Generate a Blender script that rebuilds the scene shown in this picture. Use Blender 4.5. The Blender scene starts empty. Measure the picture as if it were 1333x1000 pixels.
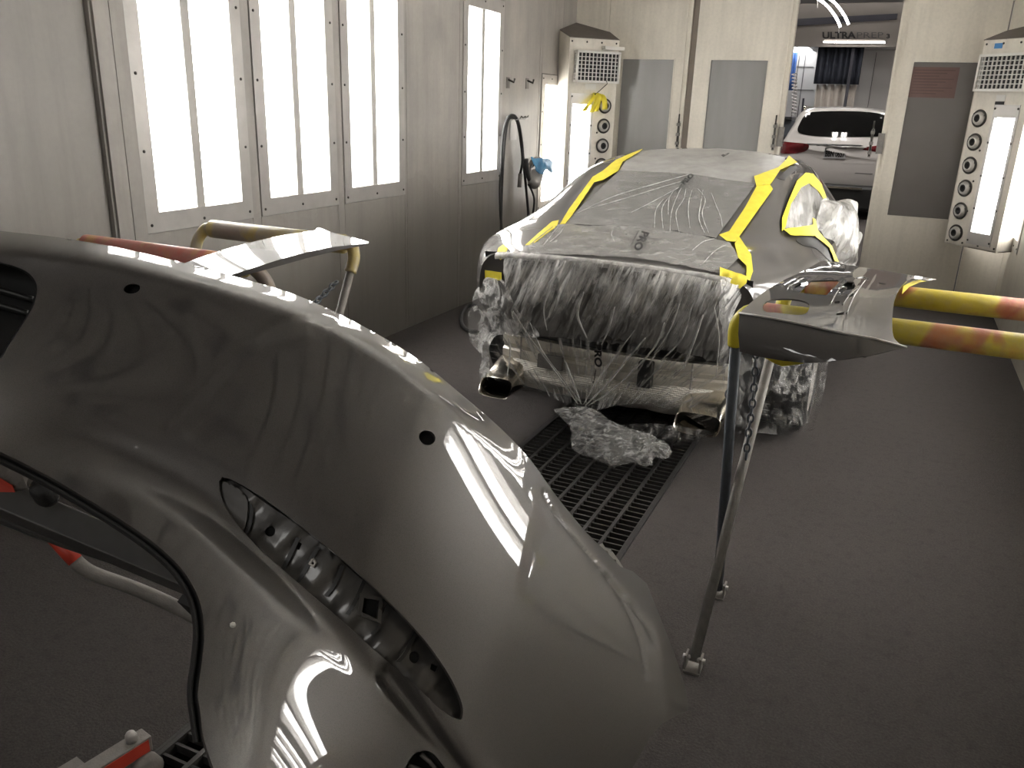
import bpy, bmesh, math, random
import numpy as np
from mathutils import Vector, Matrix, noise as mnoise
from mathutils.bvhtree import BVHTree
from mathutils.geometry import delaunay_2d_cdt
random.seed(7)
SC = bpy.context.scene
COL = SC.collection
V = Vector

# ------------------------------------------------------------------ camera geometry (metres, camera above world origin)
F, CX, CY, CAMZ = 1071.0, 666.5, 500.0, 1.65
CAM = np.array([0, 0, CAMZ])
def _u(v):
    v = np.array(v, float); return v / np.linalg.norm(v)
_Y = _u([1185.5 - CX, 152 - CY, F])
_D = _u([-105, 3140, F]); _D = _u(_D - _Y * np.dot(_D, _Y))
_X = np.cross(_Y, -_D)
ROT = np.array([_X, _Y, -_D])
def ray(px, py): return ROT @ np.array([(px - CX) / F, (py - CY) / F, 1.0])
def onz(px, py, z):
    d = ray(px, py); return V(CAM + d * ((z - CAMZ) / d[2]))
def onx(px, py, x):
    d = ray(px, py); return V(CAM + d * (x / d[0]))
def ony(px, py, y):
    d = ray(px, py); return V(CAM + d * (y / d[1]))
def atd(px, py, r):
    d = ray(px, py); return V(CAM + d * (r / np.linalg.norm(d)))
def onplane(px, py, p0, n):
    d = ray(px, py); t = (np.dot(np.array(p0) - CAM, n)) / np.dot(d, n); return V(CAM + d * t)

# ------------------------------------------------------------------ materials
def nt(name):
    m = bpy.data.materials.new(name); m.use_nodes = True
    t = m.node_tree; b = t.nodes.get('Principled BSDF')
    return m, t, b
def N(t, kind, **kw):
    n = t.nodes.new(kind)
    for k, v in kw.items():
        if k in n.inputs: n.inputs[k].default_value = v
        else: setattr(n, k, v)
    return n
def coords(t, scale=(1, 1, 1), rot=(0, 0, 0), loc=(0, 0, 0), kind='Object'):
    tc = N(t, 'ShaderNodeTexCoord'); mp = N(t, 'ShaderNodeMapping')
    mp.inputs['Scale'].default_value = scale; mp.inputs['Rotation'].default_value = rot; mp.inputs['Location'].default_value = loc
    t.links.new(tc.outputs[kind], mp.inputs[0]); return mp.outputs[0]
def ramp(t, fac, stops):
    r = N(t, 'ShaderNodeValToRGB'); e = r.color_ramp.elements
    while len(e) > 1: e.remove(e[-1])
    e[0].position = stops[0][0]; e[0].color = c4(stops[0][1])
    for p, c in stops[1:]:
        k = e.new(p); k.color = c4(c)
    t.links.new(fac, r.inputs[0]); return r.outputs[0]
def c4(c):
    if isinstance(c, (int, float)): return (c, c, c, 1)
    return (c[0], c[1], c[2], 1)
def noise(t, vec, scale, detail=4, rough=.55, dist=0):
    n = N(t, 'ShaderNodeTexNoise'); n.inputs['Scale'].default_value = scale; n.inputs['Detail'].default_value = detail
    n.inputs['Roughness'].default_value = rough; n.inputs['Distortion'].default_value = dist
    if vec is not None: t.links.new(vec, n.inputs['Vector'])
    return n.outputs['Fac']
def mixc(t, fac, a, b, mode='MIX'):
    m = N(t, 'ShaderNodeMix'); m.data_type = 'RGBA'; m.blend_type = mode
    for s, v in ((0, fac), (6, a), (7, b)):
        if isinstance(v, (int, float)): m.inputs[s].default_value = v if s == 0 else c4(v)
        elif isinstance(v, tuple): m.inputs[s].default_value = c4(v)
        else: t.links.new(v, m.inputs[s])
    return m.outputs[2]
def bump(t, b, h, strength=.3, dist=.01, to='Normal'):
    n = N(t, 'ShaderNodeBump'); n.inputs['Strength'].default_value = strength; n.inputs['Distance'].default_value = dist
    t.links.new(h, n.inputs['Height']); t.links.new(n.outputs[0], b.inputs[to]); return n
def simple(name, col, rough=.5, metal=0, var=.25, vs=6, bmp=0, spec=.5, coat=0, coatr=.03):
    m, t, b = nt(name); v = coords(t); f = noise(t, v, vs)
    c = mixc(t, f, tuple(x * (1 - var) for x in col), tuple(min(1, x * (1 + var)) for x in col))
    t.links.new(c, b.inputs['Base Color'])
    b.inputs['Roughness'].default_value = rough; b.inputs['Metallic'].default_value = metal
    b.inputs['Specular IOR Level'].default_value = spec
    b.inputs['Coat Weight'].default_value = coat; b.inputs['Coat Roughness'].default_value = coatr
    if bmp: bump(t, b, noise(t, v, vs * 8), bmp, .004)
    return m
def emis(name, col, s):
    m, t, b = nt(name); b.inputs['Base Color'].default_value = c4(.8)
    v = coords(t); f = noise(t, v, 3, 2)
    c = mixc(t, f, tuple(x * .97 for x in col), col); t.links.new(c, b.inputs['Emission Color'])
    b.inputs['Emission Strength'].default_value = s; b.inputs['Roughness'].default_value = .4
    return m

def wall_mat(name, base, grime, lowgrime=.55):
    """old white booth paint: overspray mottling and streaks, dirtier towards the floor"""
    m, t, b = nt(name); v = coords(t)
    n1 = noise(t, v, 1.1, 6, .6); n2 = noise(t, coords(t, (9, 9, .7)), 1.4, 5, .6); n3 = noise(t, v, 40, 3)
    c = mixc(t, ramp(t, n1, [(.35, 0), (.7, 1)]), base, grime)
    c = mixc(t, ramp(t, n2, [(.45, 0), (.8, .45)]), c, tuple(x * .75 for x in grime))
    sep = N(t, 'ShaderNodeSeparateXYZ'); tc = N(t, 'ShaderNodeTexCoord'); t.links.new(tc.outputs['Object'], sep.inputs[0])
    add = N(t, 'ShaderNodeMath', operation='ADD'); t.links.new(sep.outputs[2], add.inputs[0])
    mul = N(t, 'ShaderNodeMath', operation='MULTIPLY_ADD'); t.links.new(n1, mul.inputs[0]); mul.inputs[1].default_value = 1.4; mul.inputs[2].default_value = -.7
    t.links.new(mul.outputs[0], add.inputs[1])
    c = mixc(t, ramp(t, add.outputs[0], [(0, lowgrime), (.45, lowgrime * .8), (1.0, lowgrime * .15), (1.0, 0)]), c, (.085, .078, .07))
    c = mixc(t, ramp(t, n3, [(.4, 0), (.75, .12)]), c, (.2, .19, .18))
    t.links.new(c, b.inputs['Base Color']); b.inputs['Roughness'].default_value = .42
    bump(t, b, n3, .12, .003)
    return m

M = {}
def mats():
    M['wall'] = wall_mat('booth_paint', (.43, .40, .365), (.27, .255, .24), .62)
    M['wall_shaded'] = wall_mat('booth_paint_shaded', (.33, .305, .285), (.25, .235, .22), .5)  # same booth paint, shade of the unlit entry stretch put into the colour
    M['door'] = wall_mat('door_paint', (.74, .69, .60), (.60, .56, .49), .35)
    M['gap'] = simple('dark_gap', (.03, .028, .026), .9)
    M['galv'] = simple('galvanised_frame', (.46, .44, .42), .38, .35, .18, 9, .1)
    M['screw'] = simple('screw_head', (.06, .055, .05), .5, .5)
    m, t, b = nt('booth_floor'); v = coords(t)
    n1 = noise(t, v, 1.2, 5, .6); n2 = noise(t, v, 130, 3, .7); n3 = noise(t, v, 24, 4, .7)
    c = mixc(t, n1, (.041, .036, .034), (.060, .053, .050))
    c = mixc(t, ramp(t, n2, [(.35, 0), (.75, .8)]), c, (.086, .077, .073))
    c = mixc(t, ramp(t, n3, [(.5, 0), (.8, .5)]), c, (.028, .025, .024))
    t.links.new(c, b.inputs['Base Color']); b.inputs['Roughness'].default_value = .93; b.inputs['Specular IOR Level'].default_value = .15
    bump(t, b, n2, .7, .006); M['floor'] = m
    M['pit'] = simple('pit_black', (.008, .008, .008), .95)
    M['grate'] = simple('grate_steel', (.045, .042, .04), .6, .4, .3, 30, .3)
    m, t, b = nt('ceiling_filter'); v = coords(t)
    w = N(t, 'ShaderNodeTexWave', wave_type='BANDS', bands_direction='X'); w.inputs['Scale'].default_value = 2.1; w.inputs['Distortion'].default_value = 0
    t.links.new(v, w.inputs[0])
    c = mixc(t, ramp(t, w.outputs['Fac'], [(0, 1), (.16, 0), (1, 0)]), (.80, .77, .72), (.10, .10, .10))
    vo = N(t, 'ShaderNodeTexVoronoi'); vo.inputs['Scale'].default_value = 2.6; vo.inputs['Randomness'].default_value = .75
    t.links.new(v, vo.inputs['Vector'])
    st = noise(t, coords(t, (60, 22, 1)), 1.0, 2)
    d = N(t, 'ShaderNodeMath', operation='MULTIPLY_ADD'); t.links.new(st, d.inputs[0]); d.inputs[1].default_value = .18; t.links.new(vo.outputs['Distance'], d.inputs[2])
    c = mixc(t, ramp(t, d.outputs[0], [(.26, .95), (.42, 0)]), c, (.06, .085, .14))
    t.links.new(c, b.inputs['Base Color']); b.inputs['Roughness'].default_value = .95; M['ceiling'] = m
    # dark metallic clear-coated paint
    m, t, b = nt('dark_metallic_paint'); v = coords(t)
    fl = N(t, 'ShaderNodeTexVoronoi'); fl.inputs['Scale'].default_value = 900; t.links.new(v, fl.inputs['Vector'])
    c = mixc(t, ramp(t, fl.outputs['Distance'], [(.1, 0), (.8, 1)]), (.078, .0705, .066), (.052, .047, .044))
    t.links.new(c, b.inputs['Base Color']); b.inputs['Metallic'].default_value = .3; b.inputs['Roughness'].default_value = .45
    b.inputs['Coat Weight'].default_value = 1; b.inputs['Coat Roughness'].default_value = .02; b.inputs['Coat IOR'].default_value = 1.65
    M['paint'] = m
    M['paint_in'] = simple('paint_inside', (.06, .056, .053), .4, .4, .2, 20, 0, .5, .6, .15)
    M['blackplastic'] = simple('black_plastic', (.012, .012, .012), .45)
    M['rubber'] = simple('black_rubber', (.02, .019, .019), .7, 0, .2, 40, .2)
    M['steel'] = simple('steel_tube', (.21, .195, .18), .62, .25, .35, 30, .3)
    M['steel_blue'] = simple('blue_grey_tube', (.085, .095, .11), .55, .25, .3, 25, .2)
    M['alu'] = simple('aluminium_beam', (.82, .78, .70), .38, .7, .12, 14, .05)
    M['chrome'] = simple('brushed_chrome', (.66, .62, .55), .16, 1, .1, 10)
    m, t, b = nt('embossed_heat_shield'); v = coords(t)
    ck = N(t, 'ShaderNodeTexVoronoi'); ck.inputs['Scale'].default_value = 120; ck.inputs['Randomness'].default_value = .1; t.links.new(v, ck.inputs['Vector'])
    c = mixc(t, ck.outputs['Distance'], (.88, .84, .76), (.45, .43, .39)); t.links.new(c, b.inputs['Base Color'])
    b.inputs['Metallic'].default_value = .55; b.inputs['Roughness'].default_value = .42
    bump(t, b, mixc(t, .5, ck.outputs['Distance'], noise(t, v, 14, 4)), .9, .012); M['shield'] = m
    m, t, b = nt('yellow_masking_tape'); v = coords(t)
    n1 = noise(t, v, 22, 4); c = mixc(t, n1, (.58, .47, .02), (.86, .74, .07)); t.links.new(c, b.inputs['Base Color'])
    b.inputs['Roughness'].default_value = .5; bump(t, b, noise(t, v, 60, 3), .35, .003); M['tape'] = m
    # tape-wrapped bars: yellow tape with red and pinkish overspray
    def wrapped(name, lim, cols):
        m, t, b = nt(name); v = coords(t)
        n1 = noise(t, coords(t, (1, .6, .6)), 5.5, 3, .5, .4); n2 = noise(t, v, 40, 4)
        c = ramp(t, n1, [(lim[i], cols[i]) for i in range(len(cols))])
        c = mixc(t, ramp(t, n2, [(.4, 0), (.8, .35)]), c, (.45, .38, .3)); t.links.new(c, b.inputs['Base Color'])
        b.inputs['Roughness'].default_value = .45; bump(t, b, n2, .4, .004); return m
    M['wrap'] = wrapped('overspray_wrap', (.30, .48, .54, .60, .68), ((.62, .50, .05), (.72, .58, .08), (.62, .25, .10), (.55, .15, .09), (.70, .50, .16)))
    M['wrap_red'] = wrapped('red_overspray_wrap', (.25, .42, .50, .62), ((.66, .54, .08), (.62, .20, .17), (.58, .22, .18), (.60, .48, .16)))
    M['wrap_worn'] = wrapped('worn_wrap', (.25, .42, .50, .62), ((.60, .48, .08), (.42, .38, .31), (.50, .40, .14), (.36, .30, .26)))
    M['red'] = simple('red_enamel', (.48, .05, .03), .4, 0, .25, 20)
    M['blue_glove'] = simple('blue_nitrile', (.08, .26, .46), .5, 0, .3, 40, .3)
    M['blue_tape'] = simple('blue_tape', (.06, .22, .5), .6)
    m, t, b = nt('frosted_window'); v = coords(t, (5, 5, .8)); n1 = noise(t, v, 1.3, 3)
    c = mixc(t, n1, (.20, .195, .19), (.30, .295, .29)); t.links.new(c, b.inputs['Base Color']); b.inputs['Roughness'].default_value = .22
    bump(t, b, noise(t, coords(t, (3, 3, 1)), 2), .06, .02); M['window'] = m
    M['lamp_panel'] = emis('lamp_reflector', (1, .985, .95), LAMP[0])
    M['lamp_tube'] = emis('fluorescent_tube', (1, .985, .95), LAMP[1])
    M['lamp_cab'] = emis('cabinet_lamp', (1, .985, .95), LAMP[2])
    M['divider'] = simple('lens_divider', (.5, .48, .45), .5)
    M['grey_top'] = simple('dark_cabinet_sheet', (.16, .14, .125), .85)  # cabinet top and base, darker than the front panels
    M['white'] = simple('white_enamel', (.66, .64, .60), .4, 0, .08)
    M['black'] = simple('black_print', (.012, .011, .011), .6, 0, .05)
    M['greyprint'] = simple('grey_print', (.09, .085, .085), .6)

def film(name, a0, a1, streak=(14, 14, 1.2), rot=(0, 0, 0), col=.62, rough=.22, lo=.42, hi=.72, bs=.6, scale=3.0, bd=.012, trans=.9, dist=.6, kind='Object', iso=.35, patch=0, fade=None):
    """thin crinkled plastic film: clear between the creases, milky along them"""
    m, t, b = nt(name); v = coords(t, streak, rot, (0, 0, 0), kind)
    n1 = noise(t, v, scale, 6, .62, dist); n2 = noise(t, coords(t), 16, 5, .6, 1.2)
    b.inputs['Base Color'].default_value = c4(tuple(col * x for x in (1, .98, .95)))
    b.inputs['Roughness'].default_value = rough; b.inputs['Specular IOR Level'].default_value = .6
    mx = mixc(t, iso, n1, n2)
    if patch: mx = mixc(t, patch, mx, noise(t, coords(t), 5, 2))
    bump(t, b, mx, bs, bd)
    tr = N(t, 'ShaderNodeBsdfTransparent'); tr.inputs[0].default_value = c4(trans)
    ms = N(t, 'ShaderNodeMixShader'); al = ramp(t, mx, [(lo, a0), (hi, a1)])
    if fade:   # film lies double towards the top hem
        sp = N(t, 'ShaderNodeSeparateXYZ'); t.links.new(coords(t, (.1, .1, .1), (0, 0, 0), (0, 0, 0), 'UV'), sp.inputs[0])
        ad = N(t, 'ShaderNodeMath', operation='MULTIPLY_ADD'); t.links.new(noise(t, coords(t), 7, 3), ad.inputs[0]); ad.inputs[1].default_value = .10; t.links.new(sp.outputs[1], ad.inputs[2])
        al = mixc(t, ramp(t, ad.outputs[0], [(fade[0] / 10 + .05, 1), (fade[1] / 10 + .05, fade[2])]), (0, 0, 0), al)
    t.links.new(al, ms.inputs[0])
    t.links.new(tr.outputs[0], ms.inputs[1]); t.links.new(b.outputs[0], ms.inputs[2])
    out = [n for n in t.nodes if n.type == 'OUTPUT_MATERIAL'][0]; t.links.new(ms.outputs[0], out.inputs[0])
    return m

# ------------------------------------------------------------------ mesh helpers
class MB:
    def __init__(s): s.v = []; s.f = []
    def add(s, vs, fs):
        o = len(s.v); s.v += [tuple(x) for x in vs]; s.f += [tuple(i + o for i in f) for f in fs]; return s
    def box(s, a, b):
        x0, y0, z0 = a; x1, y1, z1 = b
        return s.add([(x0, y0, z0), (x1, y0, z0), (x1, y1, z0), (x0, y1, z0), (x0, y0, z1), (x1, y0, z1), (x1, y1, z1), (x0, y1, z1)],
                     [(0, 3, 2, 1), (4, 5, 6, 7), (0, 1, 5, 4), (1, 2, 6, 5), (2, 3, 7, 6), (3, 0, 4, 7)])
    def obox(s, c, ax, ay, az):   # centre and three half axes
        c, ax, ay, az = V(c), V(ax), V(ay), V(az); p = [c + i * ax + j * ay + k * az for k in (-1, 1) for i, j in ((-1, -1), (1, -1), (1, 1), (-1, 1))]
        return s.add(p, [(0, 3, 2, 1), (4, 5, 6, 7), (0, 1, 5, 4), (1, 2, 6, 5), (2, 3, 7, 6), (3, 0, 4, 7)])
    def bar(s, a, b, w, h, up=(0, 0, 1)):
        a, b = V(a), V(b); d = (b - a); u = V(up); sx = d.cross(u).normalized(); uz = sx.cross(d).normalized()
        return s.obox((a + b) / 2, d / 2, sx * w / 2, uz * h / 2)
    def tube(s, pts, r, seg=14, cap=True):
        pts = [V(p) for p in pts]; n = len(pts); rs = r if isinstance(r, (list, tuple)) else [r] * n
        ref = V((0, 0, 1)); vs = []; fs = []; prev = None
        for i, p in enumerate(pts):
            d = (pts[min(i + 1, n - 1)] - pts[max(i - 1, 0)]).normalized()
            if prev is None:
                a = d.cross(ref if abs(d.z) < .9 else V((1, 0, 0))).normalized()
            else:
                a = (prev - d * prev.dot(d)).normalized()
            prev = a; b2 = d.cross(a)
            vs += [p + (a * math.cos(2 * math.pi * k / seg) + b2 * math.sin(2 * math.pi * k / seg)) * rs[i] for k in range(seg)]
        for i in range(n - 1):
            fs += [(i * seg + k, i * seg + (k + 1) % seg, (i + 1) * seg + (k + 1) % seg, (i + 1) * seg + k) for k in range(seg)]
        if cap: fs += [tuple(reversed(range(seg))), tuple((n - 1) * seg + k for k in range(seg))]
        return s.add(vs, fs)
    def lathe(s, c, axis, prof, seg=24, xd=None):   # prof: (radius, along)
        c, axis = V(c), V(axis).normalized(); a = V(xd) if xd else axis.cross(V((0, 0, 1)) if abs(axis.z) < .9 else V((1, 0, 0))).normalized(); b2 = axis.cross(a)
        vs = [c + axis * h + (a * math.cos(2 * math.pi * k / seg) + b2 * math.sin(2 * math.pi * k / seg)) * r for r, h in prof for k in range(seg)]
        fs = [(i * seg + k, i * seg + (k + 1) % seg, (i + 1) * seg + (k + 1) % seg, (i + 1) * seg + k) for i in range(len(prof) - 1) for k in range(seg)]
        return s.add(vs, fs)
    def prism(s, poly, d):   # closed 3-D polygon swept along d
        n = len(poly); p = [V(q) for q in poly]; d = V(d)
        return s.add(p + [q + d for q in p], [tuple(reversed(range(n))), tuple(range(n, 2 * n))] + [(i, (i + 1) % n, n + (i + 1) % n, n + i) for i in range(n)])
    def grid(s, rows, closed=False):
        nr, nc = len(rows), len(rows[0]); vs = [p for r in rows for p in r]; fs = []
        for i in range(nr - 1):
            for j in range(nc if closed else nc - 1):
                k = (j + 1) % nc; fs.append((i * nc + j, i * nc + k, (i + 1) * nc + k, (i + 1) * nc + j))
        return s.add(vs, fs)
def build(name, mb, mat, parent=None, smooth=False, angle=None, bevel=0):
    me = bpy.data.meshes.new(name); me.from_pydata([tuple(v) for v in mb.v], [], mb.f); me.update()
    bm = bmesh.new(); bm.from_mesh(me); bmesh.ops.recalc_face_normals(bm, faces=bm.faces); bm.to_mesh(me); bm.free()
    o = bpy.data.objects.new(name, me); COL.objects.link(o)
    if mat: me.materials.append(M[mat] if isinstance(mat, str) else mat)
    if smooth:
        for p in me.polygons: p.use_smooth = True
        if angle is not None: me.set_sharp_from_angle(angle=math.radians(angle))
    if bevel:
        bv = o.modifiers.new('bevel', 'BEVEL'); bv.width = bevel; bv.segments = 2; bv.limit_method = 'ANGLE'
    if parent is not None: link_parent(o, parent)
    return o
WORLD = {}
def link_parent(o, parent):
    o.parent = parent; L = WORLD.get(parent.name)
    if L is not None: o.matrix_parent_inverse = Matrix.Translation(-L)
def thing(name, label, cat, loc, group=None):
    o = bpy.data.objects.new(name, None); COL.objects.link(o); o.location = loc; o.empty_display_size = .1
    WORLD[o.name] = V(loc); return tag(o, label, cat, group)
def tag(o, label, cat, group=None, kind=None):
    if label: o['label'] = label
    if cat: o['category'] = cat
    if group: o['group'] = group
    if kind: o['kind'] = kind
    return o
def struct(name, mb, mat, **k):
    o = build(name, mb, mat, **k); o['kind'] = 'structure'; return o

# ------------------------------------------------------------------ traced outlines -> sheets lying on real surfaces
def smooth(pts, n=6, closed=True):
    out = []; m = len(pts)
    for i in range(m if closed else m - 1):
        p0, p1, p2, p3 = [np.array(pts[(i + k) % m] if closed else pts[min(max(i + k, 0), m - 1)], float) for k in (-1, 0, 1, 2)]
        for k in range(n):
            u = k / n; out.append(tuple(.5 * ((2 * p1) + (p2 - p0) * u + (2 * p0 - 5 * p1 + 4 * p2 - p3) * u * u + (3 * p1 - p0 - 3 * p2 + p3) * u ** 3)))
    if not closed: out.append(tuple(pts[-1]))
    return out
def dens(poly, step):
    out = []; n = len(poly)
    for i in range(n):
        a, b = np.array(poly[i], float), np.array(poly[(i + 1) % n], float); k = max(1, int(np.ceil(np.linalg.norm(b - a) / step)))
        out += [tuple(a + (b - a) * j / k) for j in range(k)]
    return out
def inside(poly, x, y):
    c = False; n = len(poly); j = n - 1
    for i in range(n):
        xi, yi = poly[i]; xj, yj = poly[j]
        if (yi > y) != (yj > y) and x < (xj - xi) * (y - yi) / (yj - yi + 1e-12) + xi: c = not c
        j = i
    return c
def dist_poly(poly, x, y):
    P = np.array(poly); Q = np.roll(P, -1, 0); d = Q - P; w = np.array([x, y]) - P
    t = np.clip((w * d).sum(1) / ((d * d).sum(1) + 1e-12), 0, 1); return np.sqrt((((w - d * t[:, None])) ** 2).sum(1).min())
def fill(outline, holes, step, extra=()):
    loops = [dens(outline, step)] + [dens(h, step * .6) for h in holes]
    pts = []; edges = []
    for L in loops:
        o = len(pts); pts += L; edges += [(o + i, o + (i + 1) % len(L)) for i in range(len(L))]
    xs = [p[0] for p in loops[0]]; ys = [p[1] for p in loops[0]]; nb = len(pts); bp = np.array(pts)
    EX = [p for p in extra if inside(loops[0], *p) and not any(inside(h, *p) for h in loops[1:]) and ((bp - np.array(p)) ** 2).sum(1).min() > 2.2 ** 2]
    pts += EX; bp = np.array(pts)
    y = min(ys) + step * .5; row = 0
    while y < max(ys):
        x = min(xs) + step * (.5 + .5 * (row % 2))
        while x < max(xs):
            if inside(loops[0], x, y) and not any(inside(h, x, y) for h in loops[1:]) and ((bp[:, 0] - x) ** 2 + (bp[:, 1] - y) ** 2).min() > (.45 * step) ** 2: pts.append((x, y))
            x += step
        y += step * .87; row += 1
    r = delaunay_2d_cdt([V(p) for p in pts], edges, [], 0, 1e-5)
    P = [(p.x, p.y) for p in r[0]]; T = []
    for f in r[2]:
        cx = sum(P[i][0] for i in f) / 3; cy = sum(P[i][1] for i in f) / 3
        if inside(loops[0], cx, cy) and not any(inside(h, cx, cy) for h in loops[1:]): T.append(tuple(f))
    return P, T
def tps(pts, reg=0.0):
    A = np.array([(p[0], p[1]) for p in pts], float) / 300.; z = np.array([p[2] for p in pts], float); n = len(A)
    def U(d2): return np.where(d2 > 1e-12, d2 * np.log(np.maximum(d2, 1e-12)), 0)
    K = U(((A[:, None] - A[None]) ** 2).sum(2)) + reg * np.eye(n); Pm = np.c_[np.ones(n), A]
    S = np.zeros((n + 3, n + 3)); S[:n, :n] = K; S[:n, n:] = Pm; S[n:, :n] = Pm.T
    w = np.linalg.solve(S, np.r_[z, 0, 0, 0])
    def f(x, y):
        q = np.array([x, y]) / 300.; return float(U(((A - q) ** 2).sum(1)) @ w[:n] + w[n] + w[n + 1] * q[0] + w[n + 2] * q[1])
    return f
def sheet(name, outline, holes, mapfn, mat, parent=None, step=8, thick=.003, disp=None, inward=True, uv=None, extra=()):
    P, T = fill(outline, holes, step, extra); vs = [V(mapfn(x, y)) for x, y in P]
    nr = [V((0, 0, 0)) for _ in vs]; tt = []
    for a, b, c in T:
        n = (vs[b] - vs[a]).cross(vs[c] - vs[a])
        if n.dot(V(CAM) - vs[a]) < 0: b, c = c, b; n = -n
        tt.append((a, b, c))
        for i in (a, b, c): nr[i] += n
    nr = [n.normalized() if n.length > 1e-12 else V((0, 0, 1)) for n in nr]
    if disp: vs = [v + n * disp(v, p) for v, n, p in zip(vs, nr, P)]
    mb = MB(); mb.add(vs, tt)
    if thick:
        n = len(vs); sgn = -1 if inward else 1
        mb.v += [tuple(v + k * (sgn * thick)) for v, k in zip(vs, nr)]; mb.f += [(c + n, b + n, a + n) for a, b, c in tt]
        cnt = {}
        for a, b, c in tt:
            for e in ((a, b), (b, c), (c, a)): cnt[e] = 1
        for (a, b) in list(cnt):
            if (b, a) not in cnt: mb.f.append((b, a, a + n, b + n))
    me = bpy.data.meshes.new(name); me.from_pydata(mb.v, [], mb.f); me.update()
    o = bpy.data.objects.new(name, me); COL.objects.link(o); me.materials.append(M[mat] if isinstance(mat, str) else mat)
    for p in me.polygons: p.use_smooth = True
    if thick:
        rim = set()
        for (a, b) in cnt:
            if (b, a) not in cnt: rim.add((min(a, b), max(a, b))); rim.add((min(a, b) + len(vs), max(a, b) + len(vs)))
        for e in me.edges:
            if tuple(sorted(e.vertices)) in rim: e.use_edge_sharp = True
    if uv:
        U = [uv(*p) for p in P]; n = len(P); lay = me.uv_layers.new(name='flow')
        for lp in me.loops: lay.data[lp.index].uv = U[lp.vertex_index % n]
    if parent is not None: link_parent(o, parent)
    return o
def catmull(rows, nu, nv):   # resample a control grid smoothly
    def res(A, n):
        m = len(A); out = []
        for i in range(m - 1):
            p0, p1, p2, p3 = A[max(i - 1, 0)], A[i], A[i + 1], A[min(i + 2, m - 1)]
            for k in range(n):
                u = k / n; out.append(.5 * ((2 * p1) + (p2 - p0) * u + (2 * p0 - 5 * p1 + 4 * p2 - p3) * u * u + (3 * p1 - p0 - 3 * p2 + p3) * u ** 3))
        out.append(A[-1]); return np.array(out)
    G = np.array(rows, float); G = res(G, nu); return res(G.transpose(1, 0, 2), nv).transpose(1, 0, 2)
def bvh_of(mb): return BVHTree.FromPolygons([V(v) for v in mb.v], mb.f)
def on_body(bvh, px, py, off, guess=4.0):
    d = V(ray(px, py)).normalized(); h = bvh.ray_cast(V(CAM), d)
    if h[0] is None:
        q = V(CAM) + d * guess
        for _ in range(6):
            h = bvh.find_nearest(q); q = V(CAM) + d * (h[0] - V(CAM)).dot(d)
        p = q; n = (V(CAM) - p).normalized(); return p + n * off
    n = h[1]
    if n.dot(d) > 0: n = -n
    return h[0] + n * off
def text_mesh(s, bold=False, res=3):
    cu = bpy.data.curves.new('t', 'FONT'); cu.body = s; cu.size = 1; cu.resolution_u = res
    if bold: cu.offset = .04
    o = bpy.data.objects.new('t', cu); COL.objects.link(o); dg = bpy.context.evaluated_depsgraph_get(); me = bpy.data.meshes.new_from_object(o.evaluated_get(dg))
    vs = np.array([v.co[:] for v in me.vertices]); fs = [tuple(p.vertices) for p in me.polygons]
    bpy.data.objects.remove(o); bpy.data.meshes.remove(me); bpy.data.curves.remove(cu)
    vs[:, :2] -= vs[:, :2].min(0); vs[:, :2] /= vs[:, :2].max(0); return vs, fs
def text_on(name, s, quad, mapfn, mat, parent=None, bold=True, label=None):
    """lettering laid into a quad (bottom-left, bottom-right, top-right, top-left) of a surface"""
    vs, fs = text_mesh(s, bold); q = [np.array(p, float) for p in quad]; mb = MB(); out = []
    for u, w, _ in vs:
        p = (q[0] * (1 - u) + q[1] * u) * (1 - w) + (q[3] * (1 - u) + q[2] * u) * w; out.append(mapfn(*p))
    mb.add(out, fs); o = build(name, mb, mat, parent)
    if label: o['label'] = label
    return o
# ================================================================== THE BOOTH
XL, XR, YB, YF, ZC = -3.23, .95, 8.5, -2.6, 2.9
LAMP = (5.0, 16.0, 11.0)
EXPOSURE = 0.3
mats()
G0, G1, GY0, GY1 = -1.545, -.735, .6, 6.9
def pane_mat(name, fac, col, rough):
    m, t, b = nt(name); b.inputs['Base Color'].default_value = c4(col); b.inputs['Roughness'].default_value = rough
    v = coords(t); f = noise(t, v, 3, 3)
    tr = N(t, 'ShaderNodeBsdfTransparent'); ms = N(t, 'ShaderNodeMixShader')
    t.links.new(ramp(t, f, [(.3, fac * .8), (.7, fac * 1.2)]), ms.inputs[0]); t.links.new(tr.outputs[0], ms.inputs[1]); t.links.new(b.outputs[0], ms.inputs[2])
    out = [n for n in t.nodes if n.type == 'OUTPUT_MATERIAL'][0]; t.links.new(ms.outputs[0], out.inputs[0]); return m
M['lens'] = pane_mat('lamp_lens', .1, (.8, .79, .76), .15)

b = MB(); b.box((XL - .4, YF, -.05), (G0, YB + .05, 0)); b.box((G1, YF, -.05), (XR + .4, YB + .05, 0))
b.box((G0, YF, -.05), (G1, GY0, 0)); b.box((G0, GY1, -.05), (G1, YB + .05, 0)); struct('floor', b, 'floor')
b = MB(); b.box((G0 - .02, GY0 - .02, -.5), (G1 + .02, GY1 + .02, -.45))
for a, c in (((G0 - .03, GY0 - .03, -.45), (G0, GY1 + .03, -.05)), ((G1, GY0 - .03, -.45), (G1 + .03, GY1 + .03, -.05)), ((G0, GY0 - .03, -.45), (G1, GY0, -.05)), ((G0, GY1, -.45), (G1, GY1 + .03, -.05))): b.box(a, c)
struct('floor_pit', b, 'pit')
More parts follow.
